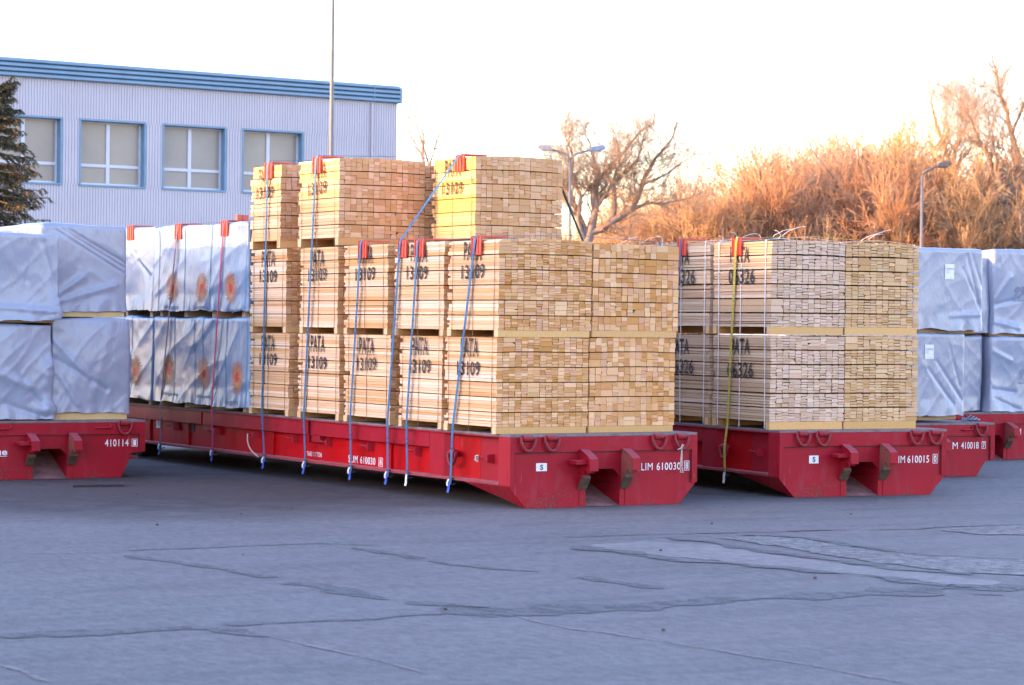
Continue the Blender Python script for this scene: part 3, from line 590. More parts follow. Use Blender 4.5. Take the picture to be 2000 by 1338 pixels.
        if hooks:
            for yy in (.62, 2.31, 3.53, 4.66, 5.62, 6.84, 8.10, 9.53):
                m = MB(); zc = .53*k
                v = [(X(.099), yy-.13, zc+.055), (X(.099), yy-.13, zc-.055), (X(.099), yy-.10, zc), (X(.02), yy-.11, zc+.045), (X(.02), yy-.11, zc-.045), (X(.04), yy+.02, zc)]
                m.add(v, [(0, 1, 4, 3), (0, 3, 5), (1, 5, 4), (3, 4, 5), (0, 5, 1)])
                m.tube([(X(.095), yy+.03, zc), (X(.03), yy+.045, zc), (X(.015), yy+.08, zc+.005), (X(.04), yy-.02, zc)], [.012, .014, .016, .012], 6)
                m.build('lashing_hook', RED, t)
        if side_ring: ring(t, X(.03), 1.31, .56*k, 'x', s)
    for x in rings: ring(t, x, -.045, .775*k, 'y', 0)
    for (xa, xb) in brackets:
        m = MB(); m.tube([(xa, -.012, .715*k), (xa+.05, -.05, .715*k), (xb-.02, -.055, .715*k), (xb, -.04, .73*k), (xb, -.03, .775*k)], .014, 6); m.build('hand_bracket', RED, t)
    for yy in (L-1.2, L-2.2):
        for xx in (.45, W-.45):
            m = MB(); m.tube([(xx-.15, yy, .24), (xx-.13, yy, .24), (xx+.13, yy, .24), (xx+.15, yy, .24)], [.2, .235, .235, .2], 20); m.build('wheel', TYRE, t, smooth=False)
    for (s, x0, x1, z0, z1, bold) in texts:
        letter('lettering', s, lambda u, v: (x0+(x1-x0)*u, -.003, z0+(z1-z0)*v), WHITE, t, bold)
    if sign:
        x0, x1, z0, z1 = sign; m = MB(); m.box(x0, x1, -.006, -.0005, z0, z1); sp = m.build('sign_plate', WHITE, t); cx_ = (x0+x1)/2
        letter('sign_letter', 'S', lambda u, v: (cx_-.021+.042*u, -.0085, z0+.014+(z1-z0-.028)*v), INK, sp, .03)
    return t
def ring(t, x, y, z, ax, s):
    o = MB(); P = []
    for i in range(15):
        a = math.pi+math.pi*i/14; P.append((.092*math.cos(a), -.012-.012*math.sin(math.pi*i/14), .004+.14*math.sin(a)))
    P = [(-.06, 0, .004), (-.082, 0, .004)]+P+[(.082, 0, .004), (.06, 0, .004)]
    o.tube(P, .0185, 8)
    rz = 0 if ax == 'y' else (-math.pi/2 if s == 0 else math.pi/2)
    ob = o.build('lashing_ring', RED, t, (x, y, z), rz, smooth=True)
    m = MB(); m.tube([(-.062, 0, .004), (.062, 0, .004)], .035, 10); m.box(-.05, .05, 0, .028, .004, .03); m.build('ring_bracket', RED, ob)
    return ob
def boxed(s, x, z, wd, ht):  # a check digit in its thin frame
    return (s, x+wd*.24, x+wd*.76, z+ht*.14, z+ht*.86, .012)
trs = {}
trs[2] = roll_trailer(T2, 2.5, 13.6, H2, 'long red trailer in the middle under blond stencilled timber, numbered 610030',
    [('SLIM', 1.69, 1.90, .395, .480, .0), ('610030', 1.955, 2.285, .395, .480, .007), boxed('8', 2.337, .385, .068, .11)], (.21, .52, 1.95, 2.26), sign=(.349, .487, .414, .502))
trs[3] = roll_trailer(T3, 2.41, 12.4, H3, 'red trailer right of the middle one under greyish timber, numbered 610015',
    [('SLIM', 1.605, 1.81, .395, .485, .0), ('610015', 1.845, 2.165, .395, .485, .007), boxed('0', 2.22, .385, .068, .115)], (.31, .59, 1.94, 2.22), sign=(.43, .56, .408, .502))
trs[1] = roll_trailer(T1, 2.52, 12.2, HT, 'red trailer cut off by the left photo edge, numbered 410114, under grey tarpaulin bundles',
    [('410114', 1.975, 2.30, .405, .497, .007), boxed('1', 2.345, .40, .08, .10), ('ue', .52, .67, .315, .375, .03)], (.29, 2.23), brackets=((.48, .70), (1.82, 2.04)), side_ring=False, notch=.17, hb=.335)
trs[4] = roll_trailer(T4, 2.5, 12.2, HT, 'red trailer behind the right one, numbered 410018, right end showing',
    [('SLIM', 1.60, 1.875, .385, .48, .0), ('410018', 1.935, 2.235, .385, .48, .007), boxed('7', 2.29, .385, .07, .10)], (.29, 2.24), brackets=((.48, .70), (1.90, 2.10)), side_ring=False, notch=.14)
trs[5] = roll_trailer(T5, 2.5, 12.2, HT, 'farthest red trailer at the right photo edge, rusty horn showing',
    [('SLIM', 1.60, 1.80, .39, .485, .0), ('410016', 1.86, 2.20, .39, .485, .007)], (.29, 2.24), brackets=((.48, .70), (1.82, 2.04)), side_ring=False, notch=.14)
# frames round the check digits, and the writing along the side of the middle trailer
for k, x, z, wd, ht in ((2, 2.337, .385, .068, .11), (3, 2.22, .385, .068, .115), (1, 2.345, .40, .08, .10), (4, 2.29, .385, .07, .10)):
    m = MB(); e = .006
    m.box(x, x+wd, -.003, -.0006, z, z+e); m.box(x, x+wd, -.003, -.0006, z+ht-e, z+ht); m.box(x, x+e, -.003, -.0006, z+e, z+ht-e); m.box(x+wd-e, x+wd, -.003, -.0006, z+e, z+ht-e)
    m.build('digit_frame', WHITE, trs[k])
m = MB(); m.box(.52, .67, -.003, -.0006, .30, .306); m.build('underline', WHITE, trs[1])
def side_text(s, y0, y1, z0, z1): letter('side_lettering', s, lambda u, v: (.0965, y0+(y1-y0)*u, z0+(z1-z0)*v), WHITE, trs[2])
side_text('TARE 11.7 TON', 5.25, 4.83, .325, .385); side_text('SLIM', 4.08, 3.83, .305, .395); side_text('610030', 3.76, 3.36, .305, .395); side_text('8', 3.245, 3.19, .315, .385)
m = MB()
for a in ((3.27, 3.165, .298, .304), (3.27, 3.165, .397, .403), (3.27, 3.264, .304, .397), (3.171, 3.165, .304, .397)): m.box(.094, .0995, a[1], a[0], a[2], a[3])
m.build('digit_frame', WHITE, trs[2])
m = MB(); m.box(.09, .0995, 10.05, 10.21, .48, .60); sp = m.build('sign_plate', WHITE, trs[2])
letter('sign_letter', 'S', lambda u, v: (.087, 10.15-.04*u, .51+.06*v), INK, sp, .02)
m = MB(); m.box(.093, .0995, 8.85, 9.05, .47, .65); m.build('pocket', GREASE, trs[2])

# ------------------------------------------------------------------ straps and corner protectors
def strap(TT, x0, x1, yt, zt, yb, zb, yt2, mat, label, group, under=True, width=.043, lead=None, tail=BLUETAIL, tagc=True):
    """webbing from the left rail up over the load and down the other side"""
    T, ry = TT; t = empty('lashing_strap', T @ Vector((0, yb, zb)), ry); tag(t, label, 'strap', group)
    inv = lambda p: Vector(p)-Vector((0, yb, zb))
    zl = H2+.03; kl = (zl-zb)/(zt-zb)
    P = [(-.024, yb, zb-.02), (-.052, yb+(yt-yb)*kl*.5, zb+(zl-zb)*.5), (x0-.026, yb+(yt-yb)*kl, zl), (x0-.030, yb+(yt-yb)*.65, zb+(zt-zb)*.65), (x0-.034, yt, zt-.02), (x0-.02, yt, zt+.034)]
    if lead: P += lead
    P += [((x0+x1)/2, (yt+yt2)/2, zt+.075 if not lead else lead[-1][2]+.03), (x1+.03, yt2, (zt if not lead else lead[-1][2])+.03), (x1+.035, yt2, zt-.05), (x1+.05, yt2, zb+.1)]
    b = MB(); b.ribbon([inv(p) for p in P], (0, 1, 0), width, .004); b.build('webbing', mat, t)
    r_ = random.Random(int(abs(yb)*1000)); k_ = r_.uniform(.2, 1.0)
    b = MB(); b.ribbon([(-.030, .012*k_, .01), (-.034, .03*k_, -.04), (-.030, .055*k_, -.09), (-.034, .075*k_, -.125)], (0, 1, .3*k_), .046, .004); b.build('strap_tail', tail, t)
    b = MB(); b.tube([(-.026, -.012, .05), (-.030, -.012, -.025), (.0, -.012, -.035), (.035, -.012, -.022)], .006, 5); b.tube([(-.026, .012, .05), (-.030, .012, -.025), (.0, .012, -.035), (.035, .012, -.022)], .006, 5); b.box(-.034, -.026, -.032, .032, .045, .06); b.build('strap_hook', DARKSTEEL, t)
    if tagc:
        b = MB(); b.ribbon([(-.03, .03, .03), (-.042, .045, -.01), (-.038, .05, -.05)], (0, 1, 0), .035, .003); b.build('strap_tag', WHITE, t)
    return t
def protector(TT, x, y, z, label, s=1.0, tilt=0, flip=False):
    T, ry = TT; t = empty('corner_protector', T @ Vector((x, y, z)), ry); tag(t, label, 'corner protector', 'orange corner protectors under the straps')
    a, hgt = .11*s, .19*s; b = MB(); sg = -1 if flip else 1
    def q(x0, x1, *r_): x0, x1 = sorted((x0*sg, x1*sg)); b.box(x0, x1, *r_)
    q(-.022, -.010, -a, a, -hgt, .0118); q(-.010, .30*s, -a, a, .012, .020)
    b.build('angle', ORANGE, t, bevel=.003)
    b = MB()
    for yy in (-a, -.045, .031, a-.014): q(-.031, -.0222, yy, yy+.014, -hgt, .02); q(-.022, .30*s, yy, yy+.014, .0205, .027)
    b.build('ribs', ORANGE, t, bevel=.002)
    return t
GS = 'blue straps over the middle trailer load'
strap(T2, X0, 1.16, 6.13, 4.10, 6.27, .23, 6.13, BLUE, 'rearmost blue strap, over the narrow bundle at the back of the top layer', GS)
strap(T2, X0, 2.37, 4.70, 4.10, 5.05, .23, 4.70, BLUE, 'blue strap over the top layer bundle in front of the tall pole', GS)
strap(T2, X0, 2.37, 3.45, 3.01, 3.77, .23, 3.45, BLUE, 'blue strap over the third stencilled bundle, beside the side lettering', GS)
strap(T2, X0, 2.42, 2.44, 2.99, 2.80, .23, 3.2, BLUE, 'blue strap that slants up to the sunlit top bundle', GS, lead=[(1.10, 3.19, 4.08), (1.18, 3.20, 4.135)], width=.046)
strap(T2, X0, 2.37, 2.00, 2.99, 2.31, .245, 2.0, BLUE, 'blue strap with hooked end close beside the slanting one', GS, tail=WBAND, tagc=False)
strap(T2, X0, 2.37, .655, 2.99, 1.27, .23, .65, BLUE, 'front blue strap, over the front stencilled bundle', GS, width=.046)
strap(T2, -.06, 1.16, 7.50, 3.36, 7.94, .24, 7.5, PINK, 'pink strap across the sun printed wrapped bundles', GS)
strap(T2, -.06, 1.16, 9.08, 3.36, 9.78, .24, 9.08, PURPLE, 'dull purple strap across the sun printed wrapped bundles, left of the pink one', GS)
strap(T3, 0, 2.13, .99, 3.10, 1.21, .23, .99, YELLOW, 'yellow strap over the front bundle on the right trailer', 'straps over the right trailer load', tail=WBAND, tagc=False, width=.046)
strap(T3, 0, 2.13, 2.36, 3.13, 2.75, .23, 2.36, PURPLE, 'purple strap over the second bundle on the right trailer', 'straps over the right trailer load', width=.046)
b = MB(); b.ribbon([(2.38, 3.16, 4.115), (2.44, 3.14, 4.05), (2.62, 2.62, 3.0), (2.60, 2.3, .9), (2.525, 2.2, .25)], (0, 1, 0), .05, .004)
tag(b.build('lashing_strap', GREENW), 'dark green strap coming down behind the right side of the sunlit top bundle', 'strap')
for (TT, x, y, z, lab) in ((T2, X0, 6.13, 4.095, 'orange corner protector on the rearmost top layer bundle'), (T2, X0, 4.70, 4.10, 'orange corner protector on the top bundle in front of the tall pole'),
    (T2, X0, 3.42, 3.01, 'orange corner protector on the third stencilled bundle'), (T2, X0, 2.40, 3.0, 'orange corner protector where the slanting strap bends'),
    (T2, X0, 1.98, 3.0, 'orange corner protector under the hooked blue strap'), (T2, X0, .64, 3.0, 'orange corner protector under the front blue strap'),
    (T2, 1.16, 3.19, 4.10, 'orange corner protector on the sunlit top bundle'), (T2, -.06, 7.50, 3.375, 'orange corner protector under the pink strap'),
    (T2, -.06, 9.08, 3.375, 'orange corner protector under the dull purple strap'), (T3, 0, .99, 3.105, 'orange corner protector under the yellow strap'),
    (T3, 0, 2.36, 3.13, 'orange corner protector under the purple strap on the right trailer'), (T1, 1.30, 4.2, HT+2.55, 'orange corner protector on the sunlit tarpaulin top at the left')):
    protector(TT, x, y, z, lab, flip=(TT is T1))
protector(T2, -.04, 10.9, 3.40, 'orange corner protector at the corner of the blue shaded wrap')
b = MB(); b.box(-.10, .10, -.02, .02, 0, .14); b.box(-.012, .012, -.026, -.0205, 0, .14); b.box(-.08, .08, .0205, .04, 0, .02)
tag(b.build('corner_protector', ORANGE, loc=(.75, 8.75, 3.40), rotz=.2, bevel=.004), 'orange corner protector standing upright on top of the sun printed wrap', 'corner protector', 'orange corner protectors under the straps')

# twine, rope ends and the small things lying about
def twine(pts, rad, label, mat=ROPE, n=5):
    o = MB(); o.tube([Vector(p)-Vector(pts[0]) for p in pts], rad, n); return tag(o.build('twine', mat, loc=pts[0], smooth=True), label, 'twine')
o = MB()
for k in range(5):
    P = [Vector((.004*math.sin(k*2+i), -.004*k, -.30*i/6)) + Vector((.016*math.sin(i*1.1+k*1.9)*(i/6), -.01*abs(math.cos(i+k)), 0)) for i in range(7)]
    o.tube(P, .0042, 4)
o.tube([(-.06, -.02, -.035), (-.02, -.03, -.02), (.02, -.03, .02), (.0, -.03, .03), (-.025, -.03, -.03)], .006, 5)
tag(o.build('twine', ROPE, loc=(2.245, -.065, .665)), 'frayed white twine hanging from the ring beside the trailer number', 'twine')
twine([(.01, 6.88, .535), (0, 6.86, .50), (.0, 6.86, .44), (-.004, 6.80, .37), (-.006, 6.70, .31), (-.008, 6.50, .25)], .010, 'loose beige cord hanging from a hook on the middle trailer side')
o = MB(); o.tube([(0, .0, .0), (-.02, .05, .03), (-.03, .07, -.02), (-.02, .03, -.04), (-.03, .0, .03), (-.035, .06, .02), (-.04, .02, -.01)], .011, 5)
tag(o.build('twine', ROPE, loc=(.03, .68, .53)), 'knotted rope scrap on the hook nearest the front corner', 'twine')
o = MB()
for k in range(4): o.tube([(.05*k-.1, .02*k, .02), (.05*k-.06, .05, .07-.012*k), (.05*k, .04-.03*k, .04), (.05*k+.06, .0, .10-.02*k), (.05*k+.09, .05, .015)], .013, 5)
tag(o.build('strap_heap', plain('blue_grey_cloth', (.16, .22, .30), .7), loc=(T4[0] @ Vector((2.12, .10, HT)))), 'small blue grey heap of strap on the deck corner of the far trailer', 'strap heap')
o = MB(); o.prism([(-.36, -.20), (.25, -.30), (.34, .05), (-.20, .18)], 'z', .004, .018); o.prism([(-.36, -.21), (.25, -.31), (.37, .0), (.34, .0), (.245, -.285), (-.36, -.185)], 'z', .0181, .040)
tag(o.build('steel_plate', plain('dusty_plate', (.045, .04, .042), .9), loc=(-2.76, 5.30, 0), bevel=.003), 'thin bent steel plate lying flat on the asphalt before the left trailer', 'plate')
r = random.Random(5)
for i, (x, y) in enumerate(((-5.41, -8.29), (-4.69, -9.98), (-3.02, .43), (-1.34, -4.98), (-4.95, -3.84), (-3.3, 1.9), (-2.2, .9), (-4.4, -.6), (.9, -2.6), (3.1, -2.1), (-2.9, 3.6), (-1.6, -7.6))):
    o = MB(); s = r.uniform(.008, .016); vs = []
    for a in range(4):
        ph = math.pi*(a+.5)/4
        for q in range(6): vs.append((s*1.3*math.sin(ph)*math.cos(q*math.pi/3)*r.uniform(.8, 1.2), s*math.sin(ph)*math.sin(q*math.pi/3)*r.uniform(.8, 1.2), s*.7*(1+math.cos(ph))))
    o.add(vs, [(a*6+q, a*6+(q+1) % 6, a*6+6+(q+1) % 6, a*6+6+q) for a in range(3) for q in range(6)]+[tuple(range(6)), tuple(range(23, 17, -1))])
    tag(o.build('pebble', GREASE, loc=(x, y, .004)), 'small dark pebble lying loose on the open asphalt', 'pebble', 'pebbles on the asphalt')

# ------------------------------------------------------------------ office building
def building():
    U = Vector((.99705, .0767, 0)); base = Vector((16.206, 45.226, 0)); rz = math.atan2(U.y, U.x)
    t = empty('office_building', base, rz); tag(t, 'pale lilac metal clad block with blue roof band and two light windows', 'building')
    # local frame: x along the facade, y into the building, facade plane y = 0
    CL = plain('lilac_cladding', (.50, .46, .49), .55, .08, .6); CB = plain('blue_cladding', (.17, .275, .37), .5, .14, 1.2); CT = plain('blue_trim', (.14, .25, .35), .5, .15, 3)
    PVC = plain('white_frame', (.55, .55, .61), .45, .08); GLS = plain('blind_glass', (.30, .265, .235), .26, .12, .8, 0, 0, .3); GLS2 = plain('blind_glass_grey', (.29, .25, .215), .22, .18, .5, 0, 0, .35); GLS3 = plain('blind_glass_warm', (.32, .275, .23), .24, .15, .6, 0, 0, .3); DK = plain('dark_roof', (.12, .12, .13), .9)
    x0, x1, top, zb, w0, wz0, wz1 = -26.0, 6.629, 9.417, 8.872, -6.717, 5.925, 7.76
    wins = [(w0+2.654*i, w0+2.654*i+2.008) for i in range(-5, 4)]
    cl = MB(); per = .088
    def corr(a, b, z0, z1):
        n = max(1, round((b-a)/per)); p = (b-a)/n; pr = []
        for i in range(n): pr += [(a+p*i, 0), (a+p*(i+.52), 0), (a+p*(i+.60), .022), (a+p*(i+.92), .022)]
        pr.append((b, 0)); vs = [(x, y, z0) for x, y in pr]+[(x, y, z1) for x, y in pr]; k = len(pr)
        cl.add(vs, [(i, i+1, k+i+1, k+i) for i in range(k-1)])
    corr(x0, x1, 0, wz0); corr(x0, x1, wz1, zb)
    e = x0
    for a, b in wins: corr(e, a, wz0, wz1); e = b
    corr(e, x1, wz0, wz1)
    cl.build('cladding', CL, t)
    m = MB(); m.box(x0, x1-.002, .40, 14, 0, top-.15); m.build('core_wall', DK, t)
    m = MB(); m.box(x1-.001, x1+.03, -.002, 14, 0, zb); m.build('end_wall', CL, t)
    m = MB()
    for i in range(4):
        z = zb+i*(top-zb)/4; hh = (top-zb)/4
        m.prism([(-.03, z), (-.14, z+.03), (-.14, z+hh*.72), (-.05, z+hh-.001), (.3, z+hh-.001), (.3, z)], 'x', x0, x1+.06)
    m.box(x1+.061, x1+.14, -.14, 14, zb, top-.06); m.box(x1-.9, x1-.87, -.15, -.1405, zb, top)
    m.build('roof_band', CB, t)
    m = MB(); m.box(x0, x1, .31, 14, top-.1, top-.02); m.build('roof', DK, t)
    m = MB(); m.tube([(x1-.9, -.05, 0), (x1-.9, -.05, zb-.1), (x1-.9, .02, zb)], .04, 8); m.box(x1-.93, x1-.72, -.07, -.001, 6.95, 7.0); m.build('downpipe', CL, t)
    for a, b in wins:
        wn = MB(); d = .36; tr = .055                            # blue reveal and trim
        wn.box(a-tr, a, -.02, d, wz0-tr, wz1+tr); wn.box(b, b+tr, -.02, d, wz0-tr, wz1+tr); wn.box(a+.0005, b-.0005, -.02, d, wz1, wz1+tr); wn.box(a+.0005, b-.0005, -.03, d, wz0-tr, wz0)
        wo = wn.build('window', CT, t)
        f = MB(); y0, y1 = .22, .28; z_ = wz0+.52; fw = .055; c = (a+b)/2-.05
        f.box(a, a+fw, y0, y1, wz0, wz1); f.box(b-fw, b, y0, y1, wz0, wz1); f.box(a+fw, b-fw, y0, y1, wz0, wz0+fw); f.box(a+fw, b-fw, y0, y1, wz1-fw, wz1)
        f.box(c-.055, c+.055, y0-.01, y1, wz0+fw, wz1-fw); f.box(a+fw, c-.055, y0-.005, y1, z_, z_+.085); f.box(c+.055, b-fw, y0-.005, y1, z_, z_+.085)
        f.build('frame', PVC, wo)
        g_ = MB(); g_.box(a+.01, b-.01, .25, .262, wz0+.01, wz1-.01); g_.build('pane', (GLS, GLS2, GLS3)[int(a*7) % 3], wo)
    return t, U, base
bt, BU, BB = building()
def bpt(x, y, z): return BB+BU*x+Vector((-BU.y, BU.x, 0))*y+Vector((0, 0, z))
t = empty('flood_light', bpt(-9.55, -.14, 9.12), math.atan2(BU.y, BU.x)); tag(t, 'grey flood lamp mounted on the blue roof band at the left edge', 'lamp')
m = MB(); m.prism([(-.36, -.05), (-.36, .10), (.30, .10), (.52, .0), (.40, -.06)], 'y', -.55, -.15); m.build('lamp_housing', plain('lamp_grey', (.16, .20, .27), .5), t, bevel=.02)
m = MB(); m.tube([(0, 0, .05), (0, -.2, .05)], .04, 6); m.build('lamp_arm', STEEL, t)

# hall added out of view to shade the yard; roofline stepped for the shadow edge
t = empty('added_shade_hall', (-78, 22, 0)); tag(t, 'long grey hall added out of view left of the yard to block the low sun', 'hall')
m = MB(); m.box(-14, 0, -60, 6.6, 0, 13.2); m.box(-14, 0, 6.601, 60, 0, 12.7); m.build('shade_hall_body', plain('shade_hall_grey', (.34, .34, .36), .7), t)
m = MB(); m.box(-14.4, .4, -60, 6.8, 13.202, 13.40); m.box(-14.4, .4, 6.801, 60, 12.702, 12.9); m.build('roof', plain('shade_hall_roof_grey', (.22, .22, .24), .6), t)  # roof slabs of the added shade hall
m = MB(); m.box(-.9, .38, 4.15, 6.6, 13.402, 13.62); m.build('shade_riser', plain('shade_riser', (.3, .3, .32), .7), t)  # raised block added to lift the shadow edge on the top bundles
for i, (y, a, h_) in enumerate(((2.9, .5, .35), (5.2, .5, .30), (-6, 1.0, .6), (-16, 1.4, .5))):  # blocks added on the roof to break up the shadow edge
    m = MB(); m.box(-1.5-a/2, -1.5+a/2, y-a, y+a, 13.395, 13.4+h_); m.build('shade_block', STEEL, t)

# ------------------------------------------------------------------ poles and lamps
MAST = plain('weathered_mast', (.16, .165, .17), .55, .2, 3, .2)
def pole(name, loc, h, r0, r1, label):
    t = empty(name, loc); tag(t, label, 'pole'); m = MB()
    m.tube([(0, 0, 0), (0, 0, .5), (0, 0, h*.5), (0, 0, h)], [r0, r0, (r0+r1)/2, r1], 14); m.build('shaft', MAST, t, smooth=True)
    m = MB(); m.box(-.2, .2, -.2, .2, 0, .03); m.build('base_plate', STEEL, t); return t
t = pole('light_mast', (13.57, 31.676, 0), 17.5, .068, .03, 'tall slim metal pole rising out of the picture in front of the office building')
m = MB(); m.tube([(0, 0, 17.5), (0, 0, 17.55), (0, 0, 17.62), (0, 0, 17.66)], [.03, .08, .08, .01], 10); m.build('finial', STEEL, t)
LG = plain('lamp_steel', (.13, .135, .145), .5, .15); 
def lamp(loc, h, arms, label, rot):
    t = empty('street_lamp', loc, rot); tag(t, label, 'street lamp', 'street lamps beyond the loads')
    m = MB(); m.tube([(0, 0, 0), (0, 0, h*.5), (0, 0, h)], [.085, .065, .05], 10); m.build('pole', LG, t, smooth=True)
    for (dx, dz, col) in arms:
        m = MB(); s = 1 if dx > 0 else -1; m.tube([(0, 0, h-.02), (s*.05, 0, h+.12), (s*.22, 0, h+.24), (dx, 0, h+dz)], .038, 7); a = m.build('arm', LG, t, smooth=True)
        m = MB(); q = [(dx-s*.08, h+dz-.07), (dx+s*.05, h+dz+.12), (dx+s*.50, h+dz+.20), (dx+s*.62, h+dz+.08), (dx+s*.40, h+dz-.06)]
        m.prism(q, 'y', -.16, .16); m.build('lamp_head', col, a, bevel=.03)
    return t
CRZ = -YAW
lamp((41.346, 65.202, 0), 8.9, ((-.78, .42, plain('pale_head', (.30, .28, .29), .4)), (.85, .42, plain('blue_head', (.13, .19, .33), .4))), 'double armed street lamp in front of the bare spreading tree', CRZ)
lamp((53.912, 57.762, 0), 8.4, ((.62, .42, DARKSTEEL),), 'single armed street lamp with dark head rising behind the yellowish timber', CRZ)

# ------------------------------------------------------------------ trees
BARK = plain('bark', (.24, .165, .115), .9, .35, 4, bmp=.5)
BARKG = plain('grey_bark', (.27, .20, .165), .9, .35, 4, bmp=.5)
TWIG = plain('twigs', (.36, .25, .17), .9, .25, 1.5)
TWIGO = plain('ochre_twigs', (.46, .29, .15), .9, .3, .35)
TWIGB = plain('russet_twigs', (.44, .24, .13), .9, .3, .4)
TWIGP = plain('pale_twigs', (.46, .31, .21), .9, .3, .5)
def rot_about(v, ax, a): return Matrix.Rotation(a, 3, ax) @ v
def bare_tree(seed, h, stems, spread, depth, kids, r0, twr=.011, up=.12, low=.25, wob=.22, ratio=.66):
    """returns (trunk MB, crown MB)"""
    r = random.Random(seed); tr = MB(); cn = MB()
    def grow(p, d, ln, rad, lev):
        n = 4 if lev < 3 else 2; pts = [p.copy()]; rr = [rad]; q = p.copy(); dd = d.copy(); end = max(twr*.6, rad*.55)
        for i in range(n):
            dd = (dd+Vector((r.gauss(0, wob), r.gauss(0, wob), r.gauss(0, wob*.6)+up*(.5+lev*.3)))*.5).normalized()
            q = q+dd*ln/n; pts.append(q.copy()); rr.append(rad+(end-rad)*(i+1)/n)
        (tr if lev < 3 else cn).tube(pts, rr, (7, 5, 4, 3, 3, 3, 3)[lev], cap=False)
        if lev >= depth: return
        k = kids[lev]
        for j in range(k):
            f = low+(1-low)*(j+r.uniform(.1, .9))/k if lev > 0 else .45+.55*(j+.5)/k
            i = min(n-1, int(f*n)); base = pts[i].lerp(pts[i+1], f*n-i); t_ = (pts[i+1]-pts[i]).normalized()
            ax = t_.orthogonal().normalized(); ax = rot_about(ax, t_, r.uniform(0, 6.283))
            nd = rot_about(t_, ax, r.uniform(.35, .95)*spread)
            grow(base, nd, ln*ratio*r.uniform(.7, 1.15), rr[i]*(.62 if lev < 2 else .5), lev+1)
        grow(pts[-1], dd, ln*ratio*.9, end, lev+1)
    for s in range(stems):
        a = r.uniform(0, 6.28); lean = Vector((math.cos(a), math.sin(a), 0))*(.35*spread if stems > 1 else .06)
        grow(Vector((lean.x*.3, lean.y*.3, -.1)), (Vector((0, 0, 1))+lean).normalized(), h*.36, r0, 0)
    return tr, cn
def put_tree(name, mbs, loc, rz, H, label, group, m1, m2, wide=1):
    sc_ = H/max(v[2] for v in mbs[1].v)
    t = empty(name, loc, rz); tag(t, label, 'tree', group); t.scale = (sc_*wide, sc_*wide, sc_)
    a = mbs[0].build('trunk', m1, t, smooth=True); b_ = mbs[1].build('crown', m2, t); return t
def cp(px, D, off=0):  # a spot on the ground by bearing and distance
    v = Vector((-14.163, -23.956, 0))+cd*D+cr*((px-1000)/4939.5*D); return (v.x, v.y, 0)
GT = 'bare trees beyond the yard'
LIMB_A = [(0.26, [(-0.05, 3.74), (0.0, 5.55), (0.23, 6.19), (0.45, 7.15)]), (0.13, [(0.1, 6.0), (-.45, 7.3), (-.75, 8.2), (-.55, 9.3), (-.9, 10.3)]), (.09, [(.45, 7.15), (1.0, 8.0), (1.5, 9.1), (1.35, 10.2)]), (.08, [(-.45, 7.3), (-1.1, 8.0), (-1.5, 8.9)]), (0.15, [(0.45, 7.15), (0.36, 8.01), (0.57, 8.51), (1.13, 9.2), (1.7, 9.7), (2.27, 10.46)]), (0.19, [(0.23, 6.12), (0.73, 6.29), (1.29, 6.7), (2.04, 7.16), (2.38, 7.85), (2.61, 8.65), (3.06, 9.44), (3.67, 10.13)]), (0.13, [(1.25, 6.66), (1.27, 7.79), (1.2, 8.29), (1.7, 8.75), (2.27, 9.32), (2.45, 9.94)]), (0.14, [(0.02, 5.67), (-0.32, 6.8), (-0.2, 7.71), (-0.63, 8.72), (-0.82, 9.72)]), (0.09, [(2.09, 7.21), (2.77, 7.49), (3.4, 7.45), (4.31, 7.64)]), (0.1, [(0.39, 7.6), (0.23, 8.14), (0.63, 8.62), (0.27, 9.59), (0.05, 10.36)]), (0.08, [(-0.32, 6.8), (-0.63, 7.13), (-0.95, 7.81), (-1.09, 8.49)]), (0.07, [(2.49, 8.26), (3.17, 8.54), (3.74, 8.88), (4.26, 9.28)])]
LIMB_B = [(0.24, [(0.18, 3.69), (0.08, 6.02), (-0.31, 7.57), (-0.78, 8.73)]), (0.15, [(-0.78, 8.73), (-1.09, 10.15), (-1.35, 11.14), (-1.74, 12.22), (-1.97, 13.2)]), (0.13, [(-0.78, 8.73), (-0.88, 10.16), (-0.78, 11.14), (-0.34, 12.24), (-0.08, 12.81)]), (0.06, [(-0.88, 10.16), (-0.47, 10.63), (-0.08, 11.2), (0.0, 11.85)]), (0.06, [(-1.35, 11.14), (-1.11, 11.92), (-1.22, 12.87)])]
LIMB_C = [(0.27, [(0.1, 3.38), (0.1, 5.85), (-0.02, 7.83), (-0.3, 8.76)]), (0.15, [(-0.3, 8.76), (-0.79, 10.24), (-1.26, 11.12), (-1.53, 12.01), (-1.78, 12.62)]), (0.19, [(-0.15, 8.2), (0.32, 9.31), (0.59, 10.31), (0.22, 11.54), (0.02, 12.52), (-0.27, 13.26), (-0.44, 14.0)]), (0.1, [(0.32, 9.31), (0.94, 9.82), (1.43, 10.81), (1.68, 12.05)]), (0.08, [(0.22, 11.54), (0.57, 12.4), (0.89, 13.27), (1.04, 13.89)]), (0.07, [(-0.79, 10.24), (-0.59, 11.03), (-0.67, 11.77)])]
